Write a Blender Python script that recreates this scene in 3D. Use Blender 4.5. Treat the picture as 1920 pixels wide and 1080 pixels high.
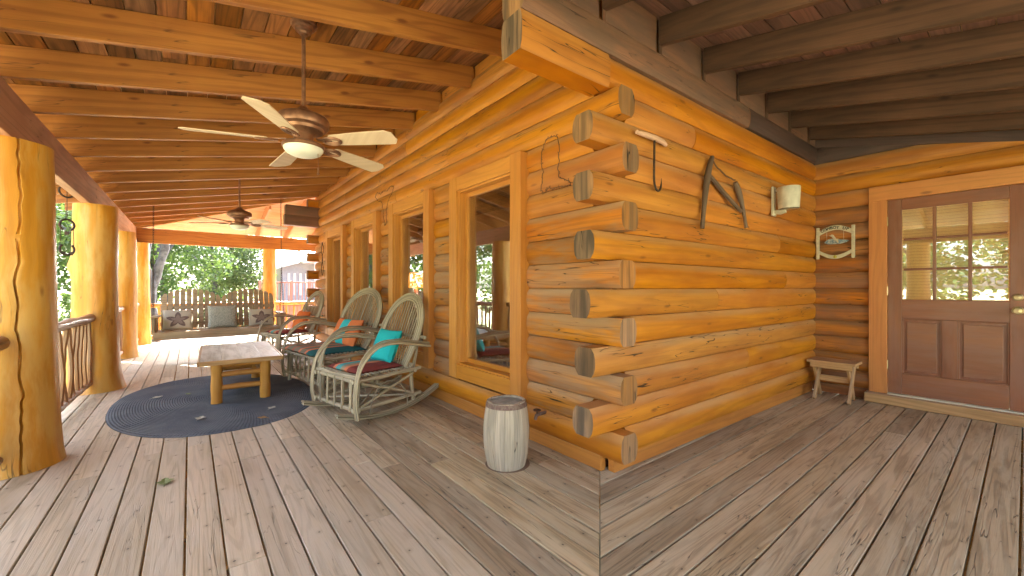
import bpy, bmesh, math, random
from mathutils import Vector, Matrix, noise
R = math.radians
scene = bpy.context.scene
for o in list(bpy.data.objects): bpy.data.objects.remove(o)
C = scene.collection
# ---------------------------------------------------------------- camera
cam_d = bpy.data.cameras.new("camera"); cam = bpy.data.objects.new("camera", cam_d); C.objects.link(cam)
PSI = 38.36
cam.location = (0, 0, 1.18); cam.rotation_euler = (R(90), 0, -R(PSI))
cam_d.sensor_width = 36; cam_d.lens = 36*762/1920; cam_d.clip_start = .02; cam_d.clip_end = 3000
scene.camera = cam
scene.render.resolution_x = 1024; scene.render.resolution_y = 576
# ---------------------------------------------------------------- sky, sun, exposure
SUN_AZ, SUN_EL = 24, 50          # degrees clockwise from +Y, elevation
w = bpy.data.worlds.new("World"); scene.world = w; w.use_nodes = True
wn = w.node_tree; bg = wn.nodes['Background']
sky = wn.nodes.new('ShaderNodeTexSky'); sky.sky_type = 'NISHITA'; sky.sun_disc = False
sky.sun_elevation = R(SUN_EL); sky.sun_rotation = R(SUN_AZ); sky.dust_density = 3.5; sky.air_density = 1.0; sky.ozone_density = .4
hz = wn.nodes.new('ShaderNodeHueSaturation'); hz.inputs['Saturation'].default_value = .6; wn.links.new(sky.outputs[0], hz.inputs['Color'])   # a pale, hazy sky
wn.links.new(hz.outputs[0], bg.inputs[0]); bg.inputs[1].default_value = .15
sd = bpy.data.lights.new("sun", 'SUN'); sd.energy = 4.2; sd.angle = R(.5); sd.color = (1, .95, .87)
so = bpy.data.objects.new("sun", sd); C.objects.link(so)
sv = Vector((math.sin(R(SUN_AZ))*math.cos(R(SUN_EL)), math.cos(R(SUN_AZ))*math.cos(R(SUN_EL)), math.sin(R(SUN_EL))))
so.rotation_euler = sv.to_track_quat('Z', 'Y').to_euler()
vs = scene.view_settings; vs.view_transform = 'Standard'; vs.look = 'None'; vs.gamma = 1; vs.exposure = 3.88
try:
    scene.cycles.max_bounces = 10; scene.cycles.diffuse_bounces = 7; scene.cycles.transparent_max_bounces = 24
except Exception: pass
RND = random.Random(7)

# ================================================================ helpers
class MB:
    """collects shapes; build() links them as one mesh object"""
    def __init__(s): s.v = []; s.f = []; s.uv = []; s.mi = []
    def quadbox(s, p, mi=0):
        # p: 8 points, p[0..3] one end (loop), p[4..7] other end; length runs 0->4
        b = len(s.v); s.v += [Vector(q) for q in p]
        L = (s.v[b+4]-s.v[b]).length; W = [(s.v[b+(i+1) % 4]-s.v[b+i]).length for i in range(4)]
        acc = 0
        for i in range(4):
            j = (i+1) % 4
            s.f.append((b+i, b+j, b+4+j, b+4+i)); s.mi.append(mi)
            s.uv.append([(0, acc), (0, acc+W[i]), (L, acc+W[i]), (L, acc)]); acc += W[i]
        s.f.append((b+3, b+2, b+1, b)); s.uv.append([(.0, W[0]), (W[1]*.3, W[0]), (W[1]*.3, 0), (0, 0)]); s.mi.append(mi)
        s.f.append((b+4, b+5, b+6, b+7)); s.uv.append([(.0, 0), (0, W[0]), (W[1]*.3, W[0]), (W[1]*.3, 0)]); s.mi.append(mi)
    def box(s, x0, x1, y0, y1, z0, z1, ax=None, M=None, mi=0):
        d = (x1-x0, y1-y0, z1-z0)
        if ax is None: ax = d.index(max(d))
        if ax == 0: p = [(x0, y0, z0), (x0, y0, z1), (x0, y1, z1), (x0, y1, z0), (x1, y0, z0), (x1, y0, z1), (x1, y1, z1), (x1, y1, z0)]
        elif ax == 1: p = [(x0, y0, z0), (x1, y0, z0), (x1, y0, z1), (x0, y0, z1), (x0, y1, z0), (x1, y1, z0), (x1, y1, z1), (x0, y1, z1)]
        else: p = [(x0, y0, z0), (x0, y1, z0), (x1, y1, z0), (x1, y0, z0), (x0, y0, z1), (x0, y1, z1), (x1, y1, z1), (x1, y0, z1)]
        p = [Vector(q) for q in p]
        if M: p = [M @ q for q in p]
        s.quadbox(p, mi)
    def beam(s, a, b, wd, ht, up=(0, 0, 1), mi=0):
        a = Vector(a); b = Vector(b); d = (b-a).normalized(); u = Vector(up); r = d.cross(u).normalized(); u = r.cross(d).normalized()
        p = [a-r*wd/2-u*ht/2, a+r*wd/2-u*ht/2, a+r*wd/2+u*ht/2, a-r*wd/2+u*ht/2]
        s.quadbox(p+[q+(b-a) for q in p], mi)
    def tube(s, pts, rad, n=8, cap=True, closed=False, mi=0, flat=1.0):
        pts = [Vector(p) for p in pts]; m = len(pts)
        if not hasattr(rad, '__len__'): rad = [rad]*m
        b = len(s.v); up = None; u = 0; us = []
        for i, p in enumerate(pts):
            if closed: t = pts[(i+1) % m]-pts[i-1]
            else: t = pts[min(i+1, m-1)]-pts[max(i-1, 0)]
            if t.length < 1e-9: t = Vector((0, 0, 1))
            t.normalize()
            if up is None:
                up = Vector((0, 0, 1)) if abs(t.z) < .9 else Vector((1, 0, 0))
            up = (up-t*up.dot(t)); up.normalize(); r = t.cross(up)
            if i: u += (p-pts[i-1]).length
            us.append(u)
            for k in range(n):
                a = 2*math.pi*k/n
                s.v.append(p+(r*math.cos(a)+up*math.sin(a)*flat)*rad[i])
        rr = max(rad)*2*math.pi/n
        for i in range(m if closed else m-1):
            i2 = (i+1) % m; u2 = us[i2] if i2 else us[-1]+(pts[0]-pts[-1]).length
            for k in range(n):
                k2 = (k+1) % n
                s.f.append((b+i*n+k, b+i*n+k2, b+i2*n+k2, b+i2*n+k)); s.mi.append(mi)
                s.uv.append([(us[i], k*rr), (us[i], (k+1)*rr), (u2, (k+1)*rr), (u2, k*rr)])
        if cap and not closed:
            for e, rev in ((0, True), (m-1, False)):
                idx = [b+e*n+k for k in range(n)]
                if rev: idx.reverse()
                s.f.append(tuple(idx)); s.mi.append(mi)
                q = [(rad[e]*math.cos(2*math.pi*k/n)*.3, rad[e]*math.sin(2*math.pi*k/n)) for k in range(n)]
                if rev: q.reverse()
                s.uv.append(q)
    def lathe(s, prof, c=(0, 0, 0), n=32, M=None, mi=0, cap=True):
        b = len(s.v); m = len(prof); c = Vector(c)
        for (r, z) in prof:
            for k in range(n):
                a = 2*math.pi*k/n; p = Vector((r*math.cos(a), r*math.sin(a), z))
                if M: p = M @ p
                s.v.append(p+c)
        for i in range(m-1):
            for k in range(n):
                k2 = (k+1) % n; s.f.append((b+i*n+k, b+i*n+k2, b+(i+1)*n+k2, b+(i+1)*n+k)); s.mi.append(mi)
                s.uv.append([(prof[i][1], k*.03), (prof[i][1], k*.03+.03), (prof[i+1][1], k*.03+.03), (prof[i+1][1], k*.03)])
        for e, rev in ((0, True), (m-1, False)):
            if cap and prof[e][0] > 1e-4:
                idx = [b+e*n+k for k in range(n)]
                if rev: idx.reverse()
                s.f.append(tuple(idx)); s.mi.append(mi); s.uv.append([(s.v[i].x, s.v[i].y) for i in idx])
    def prism(s, pts, ext, mi=0):
        # planar polygon pts (3d), extruded by vector ext
        pts = [Vector(p) for p in pts]; e = Vector(ext); n = len(pts); b = len(s.v)
        s.v += pts+[p+e for p in pts]
        o = pts[0]; ax = (pts[1]-pts[0]).normalized(); nn = e.normalized(); ay = nn.cross(ax)
        uv = [((p-o).dot(ax), (p-o).dot(ay)) for p in pts]
        s.f.append(tuple(range(b+n-1, b-1, -1))); s.uv.append(uv[::-1]); s.mi.append(mi)
        s.f.append(tuple(range(b+n, b+2*n))); s.uv.append(uv); s.mi.append(mi)
        for i in range(n):
            j = (i+1) % n; L = (pts[j]-pts[i]).length
            s.f.append((b+i, b+j, b+n+j, b+n+i)); s.uv.append([(0, 0), (L, 0), (L, e.length), (0, e.length)]); s.mi.append(mi)
    def quad(s, p, uv=None, mi=0):
        b = len(s.v); s.v += [Vector(q) for q in p]; s.f.append(tuple(range(b, b+len(p)))); s.mi.append(mi)
        s.uv.append(uv or [(0, 0), (1, 0), (1, 1), (0, 1)][:len(p)])
    def build(s, name, mats, parent=None, smooth=False, bevel=0, loc=None, fixn=True):
        me = bpy.data.meshes.new(name); me.from_pydata([tuple(v) for v in s.v], [], s.f)
        uvl = me.uv_layers.new(name="UVMap"); flat = []
        for q in s.uv:
            for c in q: flat += [c[0], c[1]]
        uvl.data.foreach_set('uv', flat)
        me.polygons.foreach_set('material_index', s.mi)
        if not isinstance(mats, (list, tuple)): mats = [mats]
        for m in mats: me.materials.append(m)
        me.update()
        if fixn:
            bm = bmesh.new(); bm.from_mesh(me); bmesh.ops.recalc_face_normals(bm, faces=bm.faces); bm.to_mesh(me); bm.free()
        if smooth:
            me.shade_smooth(); me.set_sharp_from_angle(angle=R(38))
        o = bpy.data.objects.new(name, me); C.objects.link(o)
        if parent: o.parent = parent
        if loc: o.location = loc
        if bevel:
            md = o.modifiers.new('bevel', 'BEVEL'); md.width = bevel; md.segments = 2; md.limit_method = 'ANGLE'
        return o
def tag(o, label=None, cat=None, group=None, kind=None):
    if label: o['label'] = label
    if cat: o['category'] = cat
    if group: o['group'] = group
    if kind: o['kind'] = kind
    return o
def empty(name, loc, rz=0, label=None, cat=None, group=None):
    o = bpy.data.objects.new(name, None); C.objects.link(o); o.location = loc; o.rotation_euler = (0, 0, rz); o.empty_display_size = .1
    return tag(o, label, cat, group)
def children(o): return [c for c in bpy.data.objects if c.parent == o]
def copy_tree(o, parent=None):
    c = o.copy(); C.objects.link(c)
    if parent: c.parent = parent
    for ch in children(o): copy_tree(ch, c)
    return c
def bez(p, n=12):
    """Catmull-Rom through points"""
    p = [Vector(q) for q in p]; q = [p[0]*2-p[1]]+p+[p[-1]*2-p[-2]]; out = []
    for i in range(1, len(q)-2):
        for k in range(n):
            t = k/n
            out.append(.5*((2*q[i])+(q[i+1]-q[i-1])*t+(2*q[i-1]-5*q[i]+4*q[i+1]-q[i+2])*t*t+(3*q[i]-q[i-1]-3*q[i+1]+q[i+2])*t**3))
    out.append(p[-1]); return out

# ================================================================ materials
class NT:
    def __init__(s, name):
        s.m = bpy.data.materials.new(name); s.m.use_nodes = True; s.t = s.m.node_tree; s.t.nodes.clear()
        s.out = s.t.nodes.new('ShaderNodeOutputMaterial')
    def n(s, typ, **kw):
        nd = s.t.nodes.new('ShaderNode'+typ)
        for k, v in kw.items(): setattr(nd, k, v)
        return nd
    def l(s, a, b): s.t.links.new(a, b)
    def put(s, inp, v):
        if hasattr(v, 'is_linked'): s.l(v, inp)
        else: inp.default_value = v
    def math(s, op, a, b=0.0, c=None, clamp=False):
        nd = s.n('Math', operation=op, use_clamp=clamp); s.put(nd.inputs[0], a); s.put(nd.inputs[1], b)
        if c is not None: s.put(nd.inputs[2], c)
        return nd.outputs[0]
    def vmul(s, a, v):
        nd = s.n('VectorMath', operation='MULTIPLY'); s.put(nd.inputs[0], a); s.put(nd.inputs[1], v); return nd.outputs[0]
    def noise(s, vec, scale=1, detail=2, rough=.5, dist=0, dim='3D'):
        nd = s.n('TexNoise', noise_dimensions=dim); s.put(nd.inputs['Vector'], vec); nd.inputs['Scale'].default_value = scale
        nd.inputs['Detail'].default_value = detail; nd.inputs['Roughness'].default_value = rough; nd.inputs['Distortion'].default_value = dist
        return nd.outputs[0]
    def ramp(s, f, lo, hi, a=0.0, b=1.0, smooth=True):
        nd = s.n('MapRange', interpolation_type='SMOOTHSTEP' if smooth else 'LINEAR'); s.put(nd.inputs[0], f)
        for i, v in zip((1, 2, 3, 4), (lo, hi, a, b)): nd.inputs[i].default_value = v
        return nd.outputs[0]
    def mix(s, f, a, b, mode='MIX'):
        nd = s.n('Mix', data_type='RGBA', blend_type=mode); s.put(nd.inputs[0], f)
        for i, v in ((6, a), (7, b)):
            if hasattr(v, 'is_linked'): s.l(v, nd.inputs[i])
            else: nd.inputs[i].default_value = (*v, 1) if len(v) == 3 else v
        return nd.outputs[2]
    def bsdf(s, col, rough=.6, spec=.5, metal=0, bump=None, bstr=.3, bdist=.01, coat=0):
        b = s.n('BsdfPrincipled')
        if hasattr(col, 'is_linked'): s.l(col, b.inputs['Base Color'])
        else: b.inputs['Base Color'].default_value = (*col, 1)
        s.put(b.inputs['Roughness'], rough); s.put(b.inputs['Specular IOR Level'], spec); s.put(b.inputs['Metallic'], metal)
        b.inputs['Coat Weight'].default_value = coat
        if bump is not None:
            bp = s.n('Bump'); bp.inputs['Strength'].default_value = bstr; bp.inputs['Distance'].default_value = bdist
            s.l(bump, bp.inputs['Height']); s.l(bp.outputs[0], b.inputs['Normal'])
        s.l(b.outputs[0], s.out.inputs[0]); return b
def wood(name, c1, c2, dark, rough=.55, rings=22, ringamt=.25, grain=.25, knot=.5, crack=.0, var=.25, top=None, topamt=.0,
         gray=None, grayamt=0.0, bump=.35, spec=.4, patch=1.0, knotcol=None, coat=0, screws=None, grainscale=150):
    t = NT(name); uv = t.n('UVMap').outputs[0]; geo = t.n('NewGeometry'); rnd = geo.outputs['Random Per Island']
    off = t.n('CombineXYZ'); t.put(off.inputs[0], t.math('MULTIPLY', rnd, 91.7)); t.put(off.inputs[1], t.math('MULTIPLY', rnd, 37.1)); t.put(off.inputs[2], t.math('MULTIPLY', rnd, 53.3))
    ad = t.n('VectorMath', operation='ADD'); t.l(uv, ad.inputs[0]); t.l(off.outputs[0], ad.inputs[1]); v = ad.outputs[0]
    g = t.noise(t.vmul(v, (3.5, grainscale, 1)), 1, 3, .6)
    rn = t.noise(t.vmul(v, (.55, 7, 1)), 1, 1.5, .45, .35)
    rg = t.math('SINE', t.math('MULTIPLY', rn, rings*6.28)); rg = t.ramp(rg, -.2, 1)
    pt = t.noise(t.vmul(v, (.9*patch, 4*patch, 1)), 1, 4, .6)
    col = t.mix(t.ramp(pt, .32, .68), c1, c2)
    col = t.mix(t.math('MULTIPLY', rg, ringamt), col, dark)
    col = t.mix(t.math('MULTIPLY', t.ramp(g, .45, .75), grain), col, dark)
    if gray:
        gn = t.noise(t.vmul(v, (1.1, 5, 1)), 1.7, 5, .65)
        col = t.mix(t.math('MULTIPLY', t.ramp(gn, .42, .62), grayamt), col, gray)
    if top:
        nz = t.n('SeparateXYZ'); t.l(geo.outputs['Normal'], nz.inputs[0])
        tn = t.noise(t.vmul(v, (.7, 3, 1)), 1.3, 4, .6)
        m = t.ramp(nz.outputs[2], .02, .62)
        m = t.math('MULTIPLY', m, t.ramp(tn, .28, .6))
        col = t.mix(t.math('MULTIPLY', m, topamt), col, top)  # greys upward faces; on logs this paints in sky sheen besides weathering
    if knot:
        vo = t.n('TexVoronoi', feature='F1'); t.l(t.vmul(v, (2.6, 7.5, 1)), vo.inputs['Vector']); vo.inputs['Scale'].default_value = 1
        sx = t.n('SeparateColor'); t.l(vo.outputs['Color'], sx.inputs[0])
        km = t.math('MULTIPLY', t.ramp(vo.outputs['Distance'], .05, .15, 1, 0), t.math('GREATER_THAN', sx.outputs[0], .55))
        kd = t.math('MULTIPLY', km, knot); col = t.mix(kd, col, knotcol or dark)
    if crack:
        cn = t.noise(t.vmul(v, (.9, 13, 1)), 1, 2.5, .55, .2); cm = t.noise(t.vmul(v, (1.4, 3, 1)), 1, 1)
        ln = t.ramp(t.math('ABSOLUTE', t.math('SUBTRACT', cn, .5)), .0, .009, 1, 0)
        ln = t.math('MULTIPLY', ln, t.ramp(cm, .5, .6)); col = t.mix(t.math('MULTIPLY', ln, crack), col, (.012, .008, .005))
    if screws:                            # rows of screw heads over the joists
        oc = t.n('SeparateXYZ'); t.l(t.n('TexCoord').outputs['Object'], oc.inputs[0]); ax, o0 = screws
        du = t.math('MULTIPLY', t.math('SUBTRACT', t.math('FRACT', t.math('DIVIDE', t.math('SUBTRACT', oc.outputs[ax], o0), .40)), .5), .40)
        us = t.n('SeparateXYZ'); t.l(uv, us.inputs[0])
        dv = t.math('SUBTRACT', t.math('ABSOLUTE', t.math('SUBTRACT', us.outputs[1], .237)), .043)
        dd = t.math('SQRT', t.math('ADD', t.math('MULTIPLY', du, du), t.math('MULTIPLY', dv, dv)))
        col = t.mix(t.ramp(dd, .0045, .007, .85, 0), col, (.035, .028, .022)); col = t.mix(t.ramp(dd, .007, .03, .25, 0), col, dark)
    hsv = t.n('HueSaturation'); t.l(col, hsv.inputs['Color'])
    t.put(hsv.inputs['Hue'], t.ramp(t.math('FRACT', t.math('MULTIPLY', rnd, 13.7)), 0, 1, .5-.004, .5+.003, False))
    t.put(hsv.inputs['Value'], t.ramp(rnd, 0, 1, 1-var, 1+var, False))
    t.put(hsv.inputs['Saturation'], t.ramp(t.math('FRACT', t.math('MULTIPLY', rnd, 7.3)), 0, 1, 1-var*.5, 1+var*.2, False))
    hb = t.math('ADD', t.math('MULTIPLY', g, .6), t.math('MULTIPLY', rg, -.25))
    if crack: hb = t.math('SUBTRACT', hb, t.math('MULTIPLY', ln, 2.5))
    rr = t.math('ADD', rough-.1, t.math('MULTIPLY', pt, .2))
    t.bsdf(hsv.outputs[0], rr, spec, 0, hb, bump, .004, coat); return t.m
def plain(name, col, rough=.6, metal=0, spec=.5, nscale=0, namt=.2, col2=None, bstr=.2):
    t = NT(name)
    if nscale:
        tc = t.n('TexCoord').outputs['Object']; nn = t.noise(tc, nscale, 4, .6); c = t.mix(t.ramp(nn, .35, .65), col, col2 or tuple(x*(1-namt) for x in col))
        t.bsdf(c, rough, spec, metal, nn, bstr, .003)
    else: t.bsdf(col, rough, spec, metal)
    return t.m

M = {}
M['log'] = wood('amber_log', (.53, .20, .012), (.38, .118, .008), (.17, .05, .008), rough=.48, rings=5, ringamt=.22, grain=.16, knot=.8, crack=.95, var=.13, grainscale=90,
                top=(.47, .265, .12), topamt=.7, bump=.3, spec=.35)  # top tint: sky sheen put into the colour, along with weathering
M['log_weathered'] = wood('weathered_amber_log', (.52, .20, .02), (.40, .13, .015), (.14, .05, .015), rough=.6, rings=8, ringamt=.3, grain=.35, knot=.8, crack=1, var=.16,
                top=(.40, .27, .16), topamt=.85, gray=(.28, .18, .11), grayamt=.6, bump=.4, spec=.3)  # weathered grey patches; the top tint also carries painted sky sheen
M['log_brown'] = wood('brown_amber_log', (.50, .18, .02), (.36, .115, .013), (.09, .03, .008), rough=.5, rings=8, ringamt=.3, grain=.3, knot=.55, crack=.9, var=.18,
                top=(.25, .15, .08), topamt=.6, gray=(.17, .095, .06), grayamt=.6, bump=.3)  # amber stain broken up by darker brown patches
M['logend'] = wood('weathered_log_end', (.34, .17, .065), (.17, .10, .055), (.05, .035, .022), rough=.8, rings=5, ringamt=.55, grain=.5, knot=0, crack=1, var=.4, bump=.6, patch=3)
M['logend_warm'] = wood('sawn_log_end', (.44, .19, .05), (.30, .14, .05), (.10, .05, .02), rough=.75, rings=6, ringamt=.55, grain=.5, knot=0, crack=1, var=.25, bump=.6, patch=3, gray=(.20, .13, .08), grayamt=.5)
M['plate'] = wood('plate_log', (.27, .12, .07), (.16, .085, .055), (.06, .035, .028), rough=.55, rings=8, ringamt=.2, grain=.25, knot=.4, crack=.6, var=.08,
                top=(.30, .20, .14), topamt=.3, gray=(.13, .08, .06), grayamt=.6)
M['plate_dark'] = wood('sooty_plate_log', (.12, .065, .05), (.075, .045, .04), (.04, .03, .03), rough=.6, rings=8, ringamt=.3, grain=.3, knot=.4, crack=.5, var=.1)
M['trim'] = wood('window_trim', (.56, .235, .03), (.47, .18, .02), (.22, .07, .01), rough=.42, rings=8, ringamt=.16, grain=.15, knot=.8, var=.08, spec=.45)
M['doortrim'] = wood('door_trim', (.62, .26, .06), (.56, .21, .05), (.22, .08, .02), rough=.42, rings=8, ringamt=.16, grain=.15, knot=.8, var=.06, spec=.45)
M['raft'] = wood('orange_rafter', (.50, .20, .02), (.37, .13, .013), (.18, .05, .008), rough=.5, rings=7, ringamt=.4, grain=.25, knot=.95, crack=.6, var=.14, bump=.3)
M['ceil'] = wood('ceiling_plank', (.38, .14, .03), (.19, .07, .022), (.03, .012, .006), rough=.6, rings=10, ringamt=.35, grain=.3, knot=.6, var=.4, patch=1.7, bump=.2)
M['ceil_pale'] = wood('pale_ceiling_plank', (.56, .26, .10), (.48, .20, .07), (.2, .08, .03), rough=.6, rings=9, ringamt=.2, grain=.2, knot=.5, var=.12)
M['tongue'] = plain('raw_wood', (.75, .5, .26), .8)
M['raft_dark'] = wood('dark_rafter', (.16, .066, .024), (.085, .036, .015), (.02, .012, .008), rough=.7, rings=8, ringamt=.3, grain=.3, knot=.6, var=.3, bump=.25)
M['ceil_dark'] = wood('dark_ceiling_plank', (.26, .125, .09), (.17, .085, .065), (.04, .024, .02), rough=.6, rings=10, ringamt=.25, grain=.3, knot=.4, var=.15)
M['beam'] = wood('rosy_beam', (.50, .27, .17), (.42, .20, .12), (.14, .06, .04), rough=.6, rings=6, ringamt=.25, grain=.2, knot=.9, crack=.5, var=.05)
M['post'] = wood('peeled_post', (.64, .31, .035), (.52, .21, .016), (.25, .09, .012), rough=.4, rings=4, ringamt=.2, grain=.14, knot=.7, crack=.6, var=.06, spec=.5, patch=.8,
                 gray=(.62, .38, .11), grayamt=.65, bump=.2)
M['deck'] = wood('deck_board', (.58, .465, .33), (.48, .375, .25), (.19, .14, .08), rough=.5, rings=10, ringamt=.28, grain=.28, knot=.5, crack=.35, var=.13,
                 gray=(.52, .435, .335), grayamt=.5, bump=.45, spec=.5, knotcol=(.38, .28, .17), screws=(1, -1.28))
for nm_, sc_ in (('deck_worn', (1, -1.28)), ('deck_worn_right', (0, -.98))):
    M[nm_] = wood('worn_'+nm_, (.50, .375, .235), (.37, .265, .155), (.11, .077, .045), rough=.55, rings=11, ringamt=.36, grain=.32, knot=.7, crack=.7, var=.2,
                 gray=(.50, .41, .28), grayamt=.5, bump=.5, spec=.45, knotcol=(.46, .32, .17), screws=sc_)
M['joist'] = wood('deck_joist', (.62, .30, .09), (.5, .22, .06), (.2, .08, .03), knot=.3)
M['rail'] = wood('rail_log', (.40, .17, .045), (.26, .12, .05), (.09, .04, .02), rough=.5, rings=5, ringamt=.25, grain=.3, knot=.6, crack=.4, var=.25, gray=(.36, .25, .17), grayamt=.5)
M['table'] = wood('pine_table_log', (.56, .27, .05), (.44, .18, .03), (.18, .07, .015), rough=.5, rings=5, ringamt=.2, grain=.2, knot=.8, crack=.5, var=.1)
M['tabletop'] = wood('faded_table_top', (.42, .35, .24), (.30, .25, .17), (.13, .09, .05), rough=.42, rings=9, ringamt=.3, grain=.4, knot=.4, var=.12, gray=(.50, .46, .38), grayamt=.7, spec=.6)
M['tableedge'] = wood('table_edge', (.46, .25, .07), (.34, .18, .05), (.15, .07, .02), rough=.5, knot=.4)
M['willow'] = wood('weathered_willow', (.48, .41, .28), (.36, .285, .175), (.11, .08, .045), rough=.7, rings=3, ringamt=.3, grain=.45, knot=.8, crack=.6, var=.3, bump=.6)
M['swing'] = wood('weathered_swing_board', (.46, .32, .17), (.36, .24, .12), (.13, .08, .04), rough=.6, rings=8, ringamt=.3, grain=.35, knot=.4, var=.2, gray=(.46, .38, .24), grayamt=.4)
M['barrel'] = wood('bleached_stave', (.52, .425, .32), (.38, .30, .22), (.10, .10, .09), rough=.8, rings=4, ringamt=.3, grain=.55, knot=.2, crack=.8, var=.12, bump=.7)
M['hoop'] = plain('rusty_hoop', (.25, .17, .13), .75, .3, nscale=60, col2=(.17, .10, .08))
M['bench'] = wood('bench_board', (.60, .36, .15), (.50, .28, .10), (.20, .10, .035), rough=.65, rings=8, ringamt=.3, grain=.3, knot=.5, var=.12, top=(.46, .33, .21), topamt=.7)
M['door'] = wood('mahogany_door', (.29, .105, .045), (.22, .075, .035), (.12, .045, .025), rough=.36, rings=5, ringamt=.15, grain=.3, knot=0, var=.05, gray=(.25, .12, .085), grayamt=.5, spec=.5, bump=.12)
M['blade'] = wood('maple_blade', (.72, .56, .40), (.66, .49, .34), (.42, .27, .13), rough=.5, rings=6, ringamt=.15, grain=.2, knot=0, var=.04, bump=.05)
M['blade_dark'] = M['blade']
M['bronze'] = plain('aged_bronze', (.34, .17, .10), .42, .6, nscale=14, col2=(.22, .11, .07))
M['iron'] = plain('dark_iron', (.035, .03, .028), .6, .6, nscale=40, col2=(.08, .045, .03))
M['rust'] = plain('rusty_wire', (.12, .06, .035), .8, .3)
M['opal'] = plain('frosted_glass', (.80, .79, .72), .35, 0, .5, nscale=6, col2=(.74, .72, .64))
M['brass'] = plain('worn_brass', (.58, .46, .27), .3, .9)
M['white_metal'] = plain('cream_metal', (.62, .59, .48), .4, .2)
M['flash'] = plain('metal_flashing', (.62, .50, .33), .4, .3)
M['antler'] = wood('grey_brown_hardwood', (.17, .11, .075), (.12, .075, .05), (.05, .03, .02), rough=.6, rings=3, ringamt=.4, grain=.4, knot=.2, var=.1)
M['handle'] = wood('pale_handle', (.58, .36, .26), (.5, .3, .2), (.3, .16, .1), rough=.6, knot=0, ringamt=.1)
M['cord'] = plain('grey_wood_grain', (.5, .5, .5))
def fabric(name, col, col2=None, scale=400, rough=.9, big=5):
    t = NT(name); tc = t.n('TexCoord').outputs['Object']
    n1 = t.noise(tc, scale, 2); n2 = t.noise(tc, big, 3)
    c = t.mix(t.ramp(n2, .3, .7), col, col2 or tuple(x*.8 for x in col)); c = t.mix(t.math('MULTIPLY', n1, .35), c, tuple(x*.6 for x in col))
    t.bsdf(c, rough, .2, 0, n1, .3, .002); return t.m
M['cyan'] = fabric('turquoise_cloth', (.025, .50, .52), (.02, .44, .47))
M['orange'] = fabric('orange_cloth', (.78, .20, .05), (.70, .16, .04))
M['maroon'] = fabric('faded_red_cloth', (.26, .055, .05), (.20, .045, .045))
M['teal'] = fabric('dark_teal_cloth', (.02, .12, .13), (.015, .09, .10))
def striped(name, cols, axis='X', freq=6.0):
    t = NT(name); tc = t.n('TexCoord'); sp = t.n('SeparateXYZ'); t.l(tc.outputs['UV'], sp.inputs[0])
    f = t.math('FRACT', t.math('MULTIPLY', sp.outputs[axis], freq)); cr = t.n('ValToRGB'); cr.color_ramp.interpolation = 'CONSTANT'; t.l(f, cr.inputs[0])
    el = cr.color_ramp.elements
    while len(el) < len(cols): el.new(.5)
    for i, c in enumerate(cols): el[i].position = c[0]; el[i].color = (*c[1], 1)
    n1 = t.noise(tc.outputs['Object'], 300, 2); c = t.mix(t.math('MULTIPLY', n1, .3), cr.outputs[0], (.1, .08, .07))
    t.bsdf(c, .95, .1, 0, n1, .3, .002); return t.m
MAR, ORG, CYN, TAN, TEL = (.24, .05, .045), (.72, .24, .12), (.10, .40, .42), (.36, .30, .20), (.02, .13, .14)
M['str_red'] = striped('striped_red_cushion', [(0, MAR), (.34, ORG), (.44, TAN), (.55, CYN), (.70, ORG), (.78, MAR)], 'X', 1.0)
M['str_tan'] = striped('striped_tan_cushion', [(0, TEL), (.2, ORG), (.26, (.22, .19, .13)), (.40, ORG), (.46, (.25, .20, .14)), (.6, (.42, .14, .09)), (.66, (.22, .19, .13)), (.82, ORG), (.88, (.24, .2, .13))], 'X', 1.0)
M['str_pillow'] = striped('orange_turquoise_pillow', [(0, (.78, .22, .07)), (.34, (.04, .50, .52)), (.66, (.78, .22, .07))], 'X', 1.0)
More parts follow.
